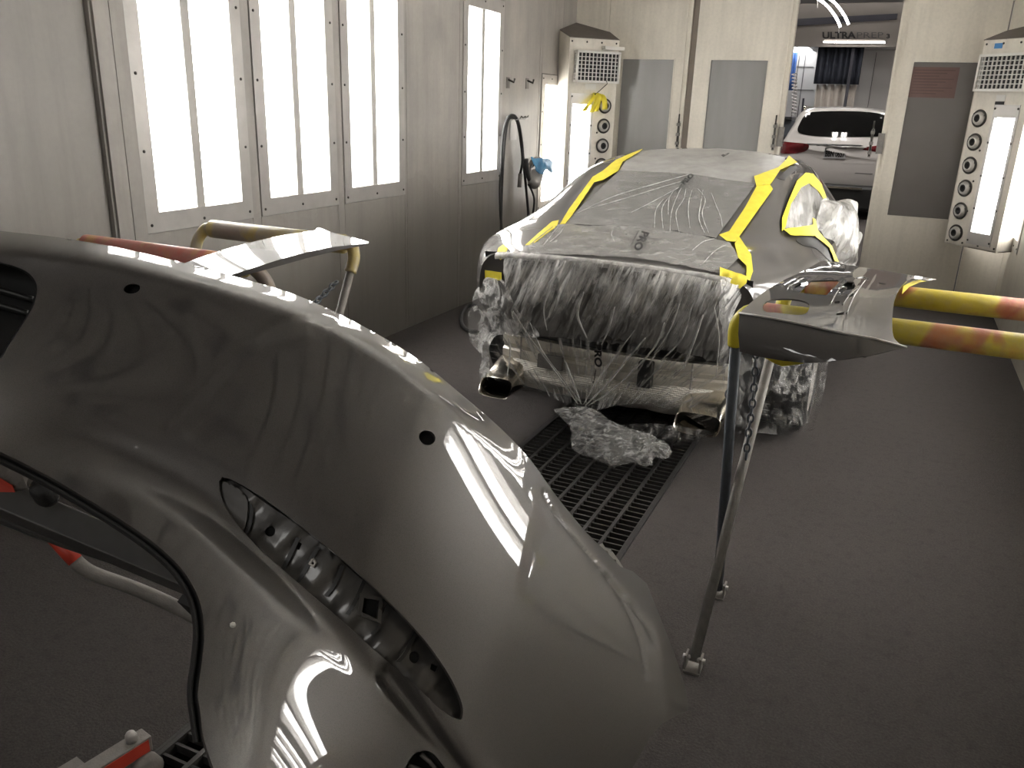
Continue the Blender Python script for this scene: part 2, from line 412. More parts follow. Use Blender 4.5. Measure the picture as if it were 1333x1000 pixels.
# grate panels: long bearing bars with close cross bars
def grate(y0, y1, label):
    t = thing('floor_grate', label, 'grate', (-1.14, (y0 + y1) / 2, -.03), 'exhaust pit grates')
    b = MB()
    for k in range(9):
        x = G0 + .02 + (G1 - G0 - .04) * k / 8; b.box((x - .007, y0, -.034), (x + .007, y1, .001))
    build('bearing_bars', b, 'grate', t)
    b = MB(); n = int((y1 - y0) / .043)
    for k in range(n + 1):
        y = y0 + .004 + (y1 - y0 - .008) * k / n; b.box((G0 + .008, y - .004, -.03), (G1 - .008, y + .004, -.004))
    build('cross_bars', b, 'grate', t)
    b = MB(); b.box((G0 + .003, y0, -.036), (G0 + .013, y1, .002)); b.box((G1 - .013, y0, -.036), (G1 - .003, y1, .002))
    b.box((G0 + .013, y0, -.036), (G1 - .013, y0 + .006, 0)); b.box((G0 + .013, y1 - .006, -.036), (G1 - .013, y1, 0))
    build('edge_frame', b, 'grate', t)
grate(.61, 2.69, 'dark steel floor grate under the bare bumper cover, nearest the camera')
grate(2.70, 4.78, 'dark steel floor grate running under the tail of the masked car')
grate(4.79, 6.88, 'dark steel floor grate hidden beneath the middle of the masked car')

# ---- left wall: panels with open seams over a dark backing
LY = [(2.873, 3.612), (3.679, 4.401), (4.469, 5.201), (6.064, 6.790)]
def wall_panels(s, x):
    """s=+1 left wall (faces +x), -1 right wall"""
    X = lambda d: (min(x, x - s * d), max(x, x - s * d))
    def pan(b, y0, y1, z0, z1, d=.0):
        xa = x + s * d; b.box((min(xa, xa - s * .02), y0 + .002, z0), (max(xa, xa - s * .02), y1 - .002, z1))
    b = MB()
    for y0, y1 in LY:
        pan(b, y0, y1, 0, 1.0); pan(b, y0, y1, 2.452, ZC)
    for y0, y1 in ((3.612, 3.679), (4.401, 4.469), (5.201, 5.235), (5.235, 6.013), (6.013, 6.064), (6.790, 7.60), (7.60, 7.655)): pan(b, y0, y1, 0, ZC)
    pan(b, 7.655, 8.15, 0, .628); pan(b, 7.655, 8.15, 1.93, ZC); pan(b, 8.15, YB, 0, ZC)
    pan(b, 2.71, 2.795, 0, ZC, .012); pan(b, 2.795, 2.873, 0, ZC, .012)
    return b, pan
b, pan = wall_panels(1, XL); struct('wall_left', b, 'wall')
b = MB(); b.box((XL - .1, 2.700, 0), (XL, 2.7115, ZC)); pan(b, 1.72, 2.70, 0, ZC, -.025); pan(b, 1.62, 1.72, 0, ZC, .01); pan(b, .3, 1.62, 0, ZC, -.045); pan(b, YF, .3, 0, ZC, -.045)
struct('wall_left_entry', b, 'wall_shaded')
b = MB(); b.box((XL - .14, YF, 0), (XL - .11, YB, ZC)); struct('wall_left_backing', b, 'gap')
b, pan = wall_panels(-1, XR); pan(b, 1.70, 2.71, 0, ZC); pan(b, .6, 1.70, 0, ZC); pan(b, YF, .6, 0, ZC); struct('wall_right', b, 'door')
b = MB(); b.box((XR + .11, YF, 0), (XR + .14, YB, ZC)); struct('wall_right_backing', b, 'gap')
b = MB(); b.box((XL - .2, YF - .05, 0), (XR + .2, YF, ZC)); struct('wall_front', b, 'wall')
b = MB(); b.box((XL - .2, YF, ZC), (XR + .2, YB + .05, ZC + .04)); struct('ceiling', b, 'ceiling')

def wall_light(s, x, y0, y1, z0, z1, label, group, bd=(.082, .098)):
    t = thing('wall_light', label, 'light', (x, (y0 + y1) / 2, z0), group)
    bw, bz = bd; d0, d1 = -.095, .007
    def bx(b, ya, yb, za, zb, da, db):
        p, q = x + s * da, x + s * db; b.box((min(p, q), ya, za), (max(p, q), yb, zb)); return b
    b = MB(); g = .003
    bx(b, y0 + g, y0 + bw, z0 + g, z1 - g, d0, d1); bx(b, y1 - bw, y1 - g, z0 + g, z1 - g, d0, d1); bx(b, y0 + bw, y1 - bw, z0 + g, z0 + bz, d0, d1); bx(b, y0 + bw, y1 - bw, z1 - bz, z1 - g, d0, d1)
    build('frame', b, 'galv', t)
    ym = (y0 + y1) / 2
    one = (y1 - y0) < .5
    if not one: build('divider', bx(MB(), ym - .027, ym + .027, z0 + bz, z1 - bz, -.06, -.004), 'divider', t)
    for a, c in (((y0 + bw, ym - .027), (ym + .027, y1 - bw)) if not one else ((y0 + bw, y1 - bw),)):
        build('reflector', bx(MB(), a if a < ym - .05 else ym, c if c > ym + .05 or one else ym, z0 + bz, z1 - bz, -.09, -.085), 'lamp_panel', t)
        for k in range(3):
            yy = a + (c - a) * (k + .5) / 3; build('tube', MB().tube([(x - s * .06, yy, z0 + bz + .01), (x - s * .06, yy, z1 - bz - .01)], .014, 10), 'lamp_tube', t, True)
        build('lens', bx(MB(), a, c, z0 + bz, z1 - bz, -.018, -.015), 'lens', t)
    pos = [(y, z) for z in np.linspace(z0 + .04, z1 - .04, 5) for y in (y0 + .03, y1 - .03)] + [(ym, z0 + .04), (ym, z1 - .04)]
    for y, z in pos: build('screw', MB().lathe((x + s * .007, y, z), (s, 0, 0), [(.0075, 0), (.0075, .003), (.004, .0055), (0, .006)], 10), 'screw', t, True)
    return t
GL = 'tall fluorescent lights in the left wall'
for (y0, y1), l in zip(LY, ('bright white two-strip wall light nearest the dim entry panel, leftmost in the wall', 'bright white two-strip wall light second from the dim entry panel', 'bright white two-strip wall light third from the dim entry panel, before the blank wall', 'lone bright two-strip wall light just left of the coiled hose')):
    wall_light(1, XL, y0, y1, 1.0, 2.452, l, GL)
wall_light(1, XL, 7.66, 8.145, .632, 1.926, 'short bright white wall light tucked beside the left corner cabinet, behind the blue glove', GL, (.09, .094))
for y0, y1 in LY:
    wall_light(-1, XR, y0, y1, 1.0, 2.452, 'tall fluorescent light in the right wall, mirrored in the shiny dark bumper cover', 'right wall lights seen as reflections')
for k, x in enumerate((-2.35, .05)):  # lamps added out of view to brighten the near end of the booth
    t = thing('added_fill_light', 'unseen fill light added to the booth ceiling behind the camera', 'light', (x, -1.7, ZC), 'added fill lights behind the camera')
    build('frame', MB().box((x - .34, -2.4, ZC - .02), (x + .34, -.9, ZC - .001)), 'galv', t); build('lamp', MB().box((x - .28, -2.34, ZC - .026), (x + .28, -.96, ZC - .0205)), 'lamp_panel', t)
wall_light(-1, XR, 7.66, 8.145, .632, 1.926, 'short wall light beside the right corner cabinet, lighting its white side', None, (.09, .094))

# ---- back wall with folding doors
def yb(b, x0, x1, z0, z1, y=YB, d=.05): return b.box((x0, y, z0), (x1, y + d, z1))
b = MB(); yb(b, XL, -2.88, 0, ZC); yb(b, .63, XR, 0, ZC); yb(b, -2.88, .63, 2.78, ZC); struct('wall_back', b, 'door')
M['window_dark'] = simple('darker_window', (.125, .115, .108), .3, 0, .15, 3)  # darker pane colour for the right-hand leaf
def leaf(n, x0, x1, wx0, wx1, wz0=.78, wz1=2.105, wm='window'):
    b = MB(); yb(b, x0, wx0, .012, 2.775); yb(b, wx1, x1, .012, 2.775); yb(b, wx0, wx1, .012, wz0); yb(b, wx0, wx1, wz1, 2.775)
    o = struct('door_%d' % n, b, 'door')
    b = MB(); w = .012
    for p, q in (((wx0 - w, wz0 - w), (wx0, wz1 + w)), ((wx1, wz0 - w), (wx1 + w, wz1 + w)), ((wx0, wz0 - w), (wx1, wz0)), ((wx0, wz1), (wx1, wz1 + w))): b.box((p[0], YB - .006, p[1]), (q[0], YB + .01, q[1]))
    build('window_trim', b, 'door', o)
    build('window_pane', MB().box((wx0 - .001, YB + .012, wz0), (wx1 + .001, YB + .022, wz1)), wm, o)
    return o
dA = leaf(1, -2.875, -2.045, -2.71, -2.19); dB = leaf(2, -1.985, -1.085, -1.826, -1.296); dD = leaf(3, -.215, .615, -.05, .46, wm='window_dark')
struct('trim_1', MB().box((-2.043, YB + .006, 0), (-1.987, YB + .045, 2.78)), simple('brown_astragal', (.15, .125, .10), .6))
def channel(o, x, w=.022):
    for k in (0, 1.9): build('edge_channel', MB().box((x + k * w, YB - .012, .012), (x + k * w + w * .8, YB, 2.775)), 'door', o)
channel(dA, -2.105); channel(dB, -1.15); channel(dD, -.213)
def latch(o, px, py0, py1):
    p, q = ony(px, py0, YB - .02), ony(px, py1, YB - .02); x = p.x
    b = MB(); b.box((x - .012, YB - .02, q.z), (x + .012, YB - .012, p.z)); build('bolt_plate', b, 'steel', o)
    build('bolt_rod', MB().tube([(x, YB - .03, q.z + .01), (x, YB - .03, p.z + .07)], .007, 8), 'screw', o, True)
    for z in (q.z + .04, (p.z + q.z) / 2, p.z - .03): build('bolt_guide', MB().box((x - .017, YB - .042, z - .014), (x + .017, YB - .012, z + .014)), 'steel', o)
latch(dA, 884, 158, 192); latch(dB, 1010, 160, 196); latch(dD, 1137, 168, 205)
for p, o in (((1146, 187), dD), ((1016, 178), dB)):
    c = ony(*p, YB - .015); build('handle_plate', MB().box((c.x - .028, YB - .018, c.z - .09), (c.x + .028, YB - .0121, c.z + .09)), 'steel', o)
# faint red notice behind the grey pane
c0, c1 = ony(1187, 87, YB + .01), ony(1242, 128, YB + .01)
t = thing('red_notice', 'faded dark red notice stuck in the top of the grey window by the right cabinet', 'sign', (c0.x, YB + .01, c1.z))
build('sheet', MB().box((c0.x, YB + .008, c1.z), (c1.x, YB + .0115, c0.z)), simple('faded_red', (.115, .062, .053), .5, 0, .25, 10), t)
b = MB()
for k in range(9):
    z = c0.z - (c0.z - c1.z) * (.1 + .095 * k); b.box((c0.x + .03, YB + .0065, z - .006), (c1.x - .03 - .06 * (k % 3), YB + .0078, z + .004))
build('text_lines', b, simple('faded_red_ink', (.08, .042, .037), .6), t)

# ---- 45 degree corner cabinets
def cabinet(A, B, wallpt, backpt, corner, lit, noz, label, bottom_hidden):
    A, B = V((*A, 0)), V((*B, 0)); e = (B - A); W = e.length; e.normalize(); n = V((e.y, -e.x, 0))
    if n.dot(-A) < 0: n = -n
    z0, z1 = .60, 2.262
    at = lambda u, z, d=0: A + e * (u * W) + n * d + V((0, 0, z))
    def slab(b, u0, u1, za, zb, d0, d1): return b.prism([at(u0, za, d0), at(u1, za, d0), at(u1, zb, d0), at(u0, zb, d0)], n * (d1 - d0))
    t = thing('corner_cabinet', label, 'cabinet', tuple(at(.5, z0)))
    l0, l1 = lit; lz0, lz1 = .735, 1.665
    b = MB()
    for u0, u1, a, c in ((0, l0, z0, z1), (l1, 1, z0, z1), (l0, l1, z0, lz0), (l0, l1, lz1, z1)): slab(b, u0, u1, a, c, -.02, 0)
    build('front_panel', b, 'door', t)
    wp, bp, cp = V((*wallpt, 0)), V((*backpt, 0)), V((*corner, 0)); ZU = V((0, 0, 1))
    first, second = (A, B) if (wp - A).length < (wp - B).length else (B, A)
    b = MB(); b.prism([first + ZU * z0, wp + ZU * z0, wp + ZU * 2.335, first + ZU * z1], n * .006); build('side_panel', b, 'door', t)
    b = MB(); b.prism([second + ZU * z0, bp + ZU * z0, bp + ZU * 2.345, second + ZU * z1], e * .004); build('side_panel', b, 'door', t)
    top = [A + ZU * z1 + n * .012, B + ZU * z1 + n * .012, bp + ZU * 2.35, cp + ZU * 2.44, wp + ZU * 2.34] if second is B else [A + ZU * z1 + n * .012, B + ZU * z1 + n * .012, wp + ZU * 2.34, cp + ZU * 2.44, bp + ZU * 2.35]
    c0 = sum(top, V()) / 5; b = MB(); tp = [p + ZU * .006 for p in top]
    b.add(top + tp, [(0, 1, 2, 4), (2, 3, 4), (6, 5, 9, 7), (8, 7, 9), (0, 5, 6, 1), (1, 6, 7, 2), (2, 7, 8, 3), (3, 8, 9, 4), (4, 9, 5, 0)]); build('sloped_top', b, 'grey_top', t)
    b = MB(); b.prism([A + ZU * z0, B + ZU * z0, second.lerp(bp, 1) + ZU * z0, wp + ZU * z0] if second is B else [A + ZU * z0, B + ZU * z0, wp + ZU * z0, bp + ZU * z0], ZU * .01); build('base_panel', b, 'grey_top', t)
    # lamp in the panel
    b = MB(); m = .02
    for u0, u1, a, c in ((l0 - .045, l0, lz0 - .1, lz1 + .1), (l1, l1 + .045, lz0 - .1, lz1 + .1), (l0, l1, lz0 - .1, lz0), (l0, l1, lz1, lz1 + .1)): slab(b, u0, u1, a, c, -.02, .006)
    build('lamp_frame', b, 'galv', t); build('lamp', slab(MB(), l0, l1, lz0, lz1, -.03, -.02), 'lamp_cab', t)
    for u, z in [(u, z) for u in (l0 - .022, l1 + .022) for z in np.linspace(lz0 - .07, lz1 + .07, 5)] + [(u, z) for u in (.05, .35, .65, .95) for z in (z0 + .03, z1 - .03)] + [(noz + .13 * (1 if noz < .5 else -1), z) for z in (.9, 1.15, 1.4)]:
        build('screw', MB().lathe(at(u, z, .006 if abs(u - l0 + .022) < .001 or abs(u - l1 - .022) < .001 else 0), n, [(.009, 0), (.009, .003), (.004, .006), (0, .007)], 10), 'screw', t, True)
    # air nozzles: ring, cone and dark swivel core
    for k in range(6):
        z = 1.655 - .19 * k; c = at(noz, z)
        r = build('nozzle_ring', MB().lathe(c, n, [(.07, 0), (.072, .006), (.066, .012), (.058, .013), (.055, .008)], 28), 'screw', t, True)
        build('nozzle_cone', MB().lathe(c, n, [(.057, .004), (.05, .02), (.04, .032), (.033, .036), (.03, .02)], 28), 'galv', r, True)
        build('nozzle_core', MB().lathe(c, n, [(.033, .022), (.028, .03), (.018, .03), (.012, .012), (0, .01)], 20), 'black', r, True)
        for a in (.4, 2.5, 4.6):
            q = c + (e * math.cos(a) + ZU * math.sin(a)) * .061; build('nozzle_screw', MB().lathe(q, n, [(.006, .01), (.006, .017), (0, .018)], 8), 'screw', r, True)
    # eggcrate intake box
    g0, g1, gz0, gz1, gd = (.10, .98, 1.865, 2.15, .085)
    b = MB(); slab(b, g0 + .02, g1 - .02, gz0 + .01, gz1 - .01, .0, gd * .55); build('intake_box', b, 'black', t)
    b = MB(); fr = .02
    for u0, u1, a, c in ((g0, g0 + fr * 1.6, gz0, gz1), (g1 - fr * 1.6, g1, gz0, gz1), (g0, g1, gz0, gz0 + fr), (g0, g1, gz1 - fr, gz1)): slab(b, u0, u1, a, c, gd - .02, gd)
    for u0, u1 in ((g0, g0 + fr * .9), (g1 - fr * .9, g1)):
        slab(b, u0, u1, gz0, gz0 + fr, 0, gd); slab(b, u0, u1, gz1 - fr, gz1, 0, gd); slab(b, u0, u1, gz0, gz1, .0, .012)
        for k in range(1, 7): zz = gz0 + (gz1 - gz0) * k / 7; slab(b, u0, u1, zz - .003, zz + .003, 0, gd)
        slab(b, u0, u1, gz0, gz1, gd * .45, gd * .45 + .006)
    for k in range(1, 11): u = g0 + fr + (g1 - g0 - 2 * fr) * k / 11; slab(b, u - .0055, u + .0055, gz0, gz1, gd - .016, gd - .002)
    for k in range(1, 7): z = gz0 + fr + (gz1 - gz0 - 2 * fr) * k / 7; slab(b, g0, g1, z - .003, z + .003, gd - .016, gd - .002)
    build('intake_grille', b, 'white', t)
    return t, at, n, e
cabL, atL, nL, eL = cabinet((-3.065, 7.917), (-2.695, 8.287), (XL, 8.06), (-2.865, YB), (XL, YB), (.12, .50), .79, 'white corner cabinet left of the doors, with yellow tape hung on its grille', True)
cabR, atR, nR, eR = cabinet((.452, 8.262), (.826, 7.888), (XR, 8.03), (.61, YB), (XR, YB), (.47, .83), .19, 'white corner cabinet at the right edge, six nozzles beside its lamp', True)
def cslab(at, n, u0, u1, za, zb, d0, d1): return MB().prism([at(u0, za, d0), at(u1, za, d0), at(u1, zb, d0), at(u0, zb, d0)], n * (d1 - d0))
build('rating_plate', cslab(atR, nR, .42, .58, 1.745, 1.79, .0005, .004), 'black', cabR)
build('paper_label', cslab(atR, nR, .42, .58, 1.795, 1.84, .0005, .003), 'white', cabR)
build('paper_label', cslab(atL, nL, .36, .58, 1.80, 1.855, .0005, .003), 'white', cabL)
tag(build('blue_tape_tab', cslab(atR, nR, .2, .34, 2.195, 2.235, .0008, .004), 'blue_tape'), 'small blue tape tab above the grille of the right corner cabinet', 'tape')
tag(build('cardboard_strip', cslab(atL, nL, .66, 1.06, 2.17, 2.20, .006, .07), 'white'), 'short white strip resting on the left corner cabinet grille', 'strip')
# yellow tape loops hanging on a wire under the left grille
t = thing('tape_bundle', 'torn yellow masking tape loops hanging from the left corner cabinet grille', 'tape', tuple(atL(.5, 1.76, .05)))
build('wire_hook', MB().tube([atL(.66, 1.93, .095), atL(.72, 1.86, .10), atL(.55, 1.78, .09), atL(.5, 1.76, .07), atL(.62, 1.755, .06)], .004, 6), 'screw', t, True)
for k, (u0, u1, zt, zb, dd) in enumerate(((.50, .26, 1.77, 1.60, .05), (.52, .40, 1.775, 1.59, .08), (.55, .50, 1.77, 1.60, .06), (.58, .68, 1.765, 1.62, .07))):
    rows = []
    for i in range(9):
        s_ = i / 8; u = u0 + (u1 - u0) * s_ ** 1.3; z = zt - (zt - zb) * s_ ** 1.4; d = .03 + dd * math.sin(math.pi * s_ * .8); rows.append([atL(u, z, d), atL(u + .09, z + .02 * math.sin(s_ * 3), d + .01)])
    o = build('tape_loop', MB().grid(rows), 'tape', t, True); so = o.modifiers.new('s', 'SOLIDIFY'); so.thickness = .003
# ================================================================== hose, spray gun and hooks on the left wall
def wl(px, py, d=.05): return onx(px, py, XL + d)
def crv(pts, n=8): return [V(p) for p in smooth([tuple(p) for p in pts], n, False)]
t = thing('coiled_hose', 'dark air hose looped over a hook on the left wall', 'hose', tuple(wl(668, 152)))
build('loop', MB().tube(crv([wl(655, 330, .09), wl(651, 262, .05), wl(652.5, 215, .045), wl(655, 175, .06), wl(661, 154, .10), wl(669, 150.5, .12), wl(675, 160, .10), wl(679, 182, .06), wl(682, 215, .05), wl(687, 268, .07), wl(690, 310, .1)]), .0125, 10), 'rubber', t, True)
build('loop', MB().tube(crv([wl(652, 318, .07), wl(653, 255, .05), wl(656.5, 190, .05), wl(661, 158, .09), wl(668, 153.5, .11), wl(673, 158, .1), wl(677, 178, .05), wl(680, 208, .05), wl(677, 228, .04)]), .0115, 10), 'rubber', t, True)
build('hose_end', MB().tube([wl(677.5, 226, .05), wl(676, 244, .05)], .02, 10), 'steel', t, True)
t = thing('hose_hook', 'small grey hook holding the looped hose on the left wall', 'hook', tuple(wl(668, 160, 0)))
h = wl(668, 158, 0)
build('hook_plate', MB().box((XL + .0005, h.y - .07, h.z - .16), (XL + .008, h.y + .07, h.z + .02)), 'galv', t)
build('hook_peg', MB().tube([wl(666, 156, .006), wl(668, 155.5, .1), wl(683, 155, .16), wl(688, 153, .17)], .007, 8), 'galv', t, True)
for p, l in (((661, 107), 'bare black bracket on the left wall, nearer the lone wall light'), ((686, 108), 'bare black bracket on the left wall, farther from the lone wall light')):
    c = wl(*p, 0); t = thing('wall_bracket', l, 'bracket', tuple(c), 'bare brackets above the hose')
    build('bracket_plate', MB().box((XL + .0005, c.y - .03, c.z - .05), (XL + .006, c.y + .03, c.z + .04)), 'steel', t)
    build('bracket_peg', MB().tube([c + V((.005, 0, .02)), c + V((.06, 0, .0)), c + V((.07, -.01, .03))], .009, 8), 'screw', t, True)
t = thing('marker_scribble', 'short dark scribble on the left wall beside the hose hook', 'mark', tuple(wl(685, 153, 0)))
build('stroke', MB().tube([wl(677, 155, .003), wl(679, 151, .003), wl(681, 154, .003), wl(684, 151, .003), wl(684, 154.5, .003), wl(688, 150.5, .003)], .0035, 6), 'screw', t)
# gun hanging on its own hose with a glove over the handle
g = lambda px, py, d=.16: onx(px, py, XL + d)
t = thing('spray_gun', 'grey spray gun hanging on the left wall beneath a blue glove', 'spray gun', tuple(g(697, 225)))
build('cup', MB().lathe(g(693, 242), g(704, 214) - g(693, 242), [(0, 0), (.05, .004), (.062, .03), (.066, .10), (.06, .15), (.03, .18), (0, .181)], 20), 'galv', t, True)
build('hang_peg', MB().tube([onx(697, 209, XL + .001), onx(697, 209, XL + .15)], .007, 8), 'galv', t, True)
build('gun_body', MB().tube(crv([g(690, 238), g(688, 222), g(692, 212), g(699, 207), g(705, 209)], 5), [.022] * 21, 10), 'steel', t, True)
build('handle', MB().tube(crv([g(685, 207), g(686, 224), g(690, 236)], 5), .02, 10), 'rubber', t, True)
build('trigger', MB().tube(crv([g(690, 219), g(695, 215), g(694, 208)], 5), .008, 8), 'rubber', t, True)
build('gun_hose', MB().tube(crv([g(688, 240, .14), g(693, 250, .12), g(695.5, 262, .1), g(693, 282, .1), g(690, 296, .1), g(691, 330, .1)], 6), .01, 8), 'rubber', t, True)
t = thing('rubber_glove', 'light blue nitrile glove draped over the spray gun', 'glove', tuple(g(708, 214)))
gf = tps([(690, 205, .23), (705, 208, .25), (719, 210, .22), (705, 226, .24), (718, 224, .24), (712, 215, .26)])
o = sheet('glove', smooth([(692.5, 204), (697, 206), (705, 206), (713, 206.5), (718.5, 210), (719.5, 219), (718.5, 226), (715, 222), (711, 221), (708, 226), (703, 226.5), (699, 222), (696, 213)], 3), [], lambda x, y: onx(x, y, XL + gf(x, y)), 'blue_glove', t, 1.6, .012, lambda v, p: .012 * mnoise.noise(v * 26))

# ================================================================== workshop beyond the open leaf
M['shop_wall'] = simple('shop_white_wall', (.62, .60, .58), .6, 0, .08, 2)
M['shop_dark'] = simple('shop_dark_ceiling', (.06, .05, .045), .8)
M['shop_beam'] = simple('dark_blue_beam', (.025, .025, .035), .6)
M['header'] = simple('taupe_header', (.20, .178, .16), .6, 0, .1, 2)
M['curtain'] = simple('navy_curtain', (.018, .022, .034), .75, 0, .3, 5)
M['bluecurtain'] = simple('blue_curtain', (.06, .14, .38), .6)
M['tan'] = simple('clear_tan_curtain', (.42, .38, .34), .4, 0, .2, 3)
M['striplamp'] = emis('strip_lamp', (1, .96, .92), 14)
M['ceilpanel'] = emis('ceiling_panel_lamp', (.95, .97, 1), 7)
b = MB(); b.box((-9, YB + .05, -.05), (5, 27, 0)); struct('floor_shop', b, 'floor')
b = MB(); b.box((-9.1, YB + .06, 0), (-9, 27, 6)); b.box((5, YB + .06, 0), (5.1, 27, 6)); b.box((-9, 26, 0), (5, 26.1, 6)); struct('wall_shop', b, 'shop_wall')
b = MB(); b.box((-9, YB + .06, 5.5), (5, 27, 5.6)); struct('ceiling_shop', b, 'shop_dark')
b = MB(); b.box((-9, YB + .055, 0), (XL - .2, YB + .1, 5.5)); b.box((XR + .2, YB + .055, 0), (5, YB + .1, 5.5)); b.box((XL - .2, YB + .055, ZC + .05), (XR + .2, YB + .1, 5.5)); struct('wall_shop_front', b, 'shop_wall')
PY = 20.
q = lambda px, py, y=PY: ony(px, py, y)
z_h0, z_h1 = q(1100, 61).z, q(1100, 4).z
b = MB(); b.box((-7, PY, z_h0), (3, PY + .12, z_h1)); struct('trim_1_prep_header', b, 'header').name = 'trim_2'
b = MB(); za, zb = q(1036, 34).z, q(1036, 25).z; zc, zd = q(1168, 25.5).z, q(1168, 18).z; xa, xb = q(1036, 30).x, q(1168, 22).x
b.prism([(xa, PY - .06, za), (xb, PY - .06, zc), (xb, PY - .06, zd), (xa, PY - .06, zb)], (0, .058, 0)); b.box((-7, PY - 1.4, z_h1 - .05), (3, PY - 1.25, z_h1 + .35)); struct('trim_3', b, 'shop_beam')
t = thing('prep_sign', 'ULTRAPREP 3 lettering on the header of the prep station beyond the doorway', 'sign', tuple(q(1115, 48, PY - .01)))
text_on('letters', 'ULTRA', [(1070.5, 50.5), (1114, 50.2), (1114, 41), (1070.5, 41.5)], lambda x, y: q(x, y, PY - .012), 'black', t)
text_on('outlined_letters', 'PREP', [(1115.5, 49.5), (1150, 49), (1150, 42), (1115.5, 42)], lambda x, y: q(x, y, PY - .012), 'greyprint', t, False, 'pale outlined letters PREP')
text_on('numeral', '3', [(1154, 50), (1158.5, 50), (1158.5, 44), (1154, 44)], lambda x, y: q(x, y, PY - .012), 'black', t)
p0, p1 = q(1072, 54.6, PY - .1), q(1152, 55.4, PY - .1)
t = thing('strip_light', 'long straight white strip light under the prep station header', 'light', tuple(p0.lerp(p1, .5)))
build('tube', MB().tube([p0, p1], .016, 10), 'striplamp', t, True); build('batten', MB().bar(p0 + V((0, .05, .02)), p1 + V((0, .05, .02)), .05, .07), 'header', t)
cl = [V(p) for p in smooth([tuple(q(*p, 13)) for p in ((1064, -2), (1074, 5), (1083, 15), (1090, 26), (1094, 35))], 5, False)]; c2 = [p + V((.10, 0, .03)) for p in cl]
t = thing('curved_ceiling_light', 'bent pair of white tube lights hanging high in the doorway', 'light', tuple(cl[0]))
build('tube', MB().tube(cl, .017, 10), 'striplamp', t, True); build('tube', MB().tube(c2, .017, 10), 'striplamp', t, True)
build('hanger', MB().tube([q(1064, -2, 13), q(1064, 10, 13)], .008, 6), 'galv', t); build('hanger', MB().tube([q(1092, 33, 13), q(1092, 43, 13)], .006, 6), 'galv', t)
build('hanger', MB().tube([cl[0] + V((0, .02, 0)), cl[0] + V((0, .02, 5.5 - cl[0].z))], .008, 6), 'galv', t)
# prep bay: ceiling lamps, side curtains, back wall
b = MB(); b.box((-7, PY + .12, 3.05), (3, 25.9, 3.1)); struct('ceiling_prep_bay', b, 'shop_wall')
t = thing('ceiling_panel_light', 'white grid of ceiling light panels at the left of the doorway', 'light', tuple(onz(1045, 69, 3.0)))
for r, (ya, yb_) in enumerate(((62.2, 66.5), (68, 72), (73.2, 76.5))):
    for c in range(2):
        xa = 1029 + r * 7 + c * 15 - 6; f_ = lambda px, py: onz(px, py, 3.03)
        build('panel', MB().prism([f_(xa, ya), f_(xa + 13, ya), f_(xa + 13 + 6, yb_), f_(xa + 6, yb_)], (0, 0, .015)), 'ceilpanel', t)
def drape(name, xa, xb, za, zb, y, mat, lab, cat, folds, amp):
    rows = []
    for i in range(5):
        z = zb + (za - zb) * i / 4; rows.append([(xa + (xb - xa) * j / 60, y + amp * math.sin(j / 60 * folds * 6.28 + .6 * math.sin(j * .5)) * (.6 + .1 * i), z) for j in range(61)])
    o = build(name, MB().grid(rows), mat, None, True); so = o.modifiers.new('s', 'SOLIDIFY'); so.thickness = .012; return tag(o, lab, cat)
drape('dark_curtain', q(1061, 80).x, q(1121, 80).x, z_h0 + .02, q(1085, 109).z, PY + .3, 'curtain', 'navy black curtain hanging below the lettered header', 'curtain', 7, .06)
drape('clear_curtain_skirt', q(1059, 120).x, q(1112, 120).x, q(1085, 109).z - .005, .05, PY + .42, 'tan', 'pale translucent curtain skirt below the navy black curtain', 'curtain', 5, .035)
drape('blue_curtain', q(1026, 80, 21).x, q(1034, 80, 21).x, 2.98, q(1028, 117, 21).z, 21.4, 'bluecurtain', 'bright blue curtain at the left edge of the doorway', 'curtain', 2, .04)
p = q(1111.5, 60, PY + .1); tag(build('dark_post', MB().box((p.x - .03, PY + .12, 0), (p.x + .03, PY + .18, z_h0)), 'shop_beam'), 'thin dark post at the right edge of the navy curtain', 'post')
b = MB(); y = PY + 1.6; b.box((q(1113, 80, y).x, y, 0), (q(1200, 80, y).x, y + .1, 3.05)); b.box((q(1033, 80, y).x - .5, y + 1, 0), (q(1062, 80, y).x, y + 1.1, 3.05)); struct('wall_prep_bay', b, 'shop_wall')
b = MB()
for px in (1037, 1045): x = q(px, 100, y + .97).x; b.box((x - .008, y + .975, 0), (x + .008, y + .995, 3.0))
for py in (87, 117): z = q(1050, py, y + .97).z; b.box((q(1037, py, y + .97).x, y + .975, z - .006), (q(1059, py, y + .97).x, y + .995, z + .006))
for px in (1136,): x = q(px, 100, y).x; b.box((x - .006, y - .02, 1.5), (x + .006, y - .004, 3.0))
struct('trim_4', b, 'greyprint')
# coiled air line and tool cart behind the SUV
pts = []
for i in range(90): a = i * .9; c = q(1034, 95 + i * .62, 19); pts.append(c + V((.05 * math.cos(a), .05 * math.sin(a), 0)))
tag(build('coiled_air_line', MB().tube(pts, .012, 6), 'galv', None, True), 'springy coiled air line hanging behind the white vehicle', 'hose')
c0 = q(1022, 150, 16.4); t = thing('tool_cart', 'black tool cart standing left of the white vehicle', 'cart', (c0.x, 16.4, 0))
x0, x1 = q(1009, 170, 16.4).x, q(1027, 170, 16.4).x; zt = q(1025, 152, 16.4).z
build('cart_body', MB().box((x0, 16.2, .15), (x1, 16.7, zt - .35)), 'blackplastic', t, bevel=.02); build('cart_top', MB().box((x0 - .03, 16.15, zt - .05), (x1 + .05, 16.75, zt)), 'blackplastic', t)
build('cart_bin', MB().box((x0 + .12, 16.25, zt - .35), (x0 + .34, 16.6, zt - .05)), 'steel_blue', t, bevel=.02)
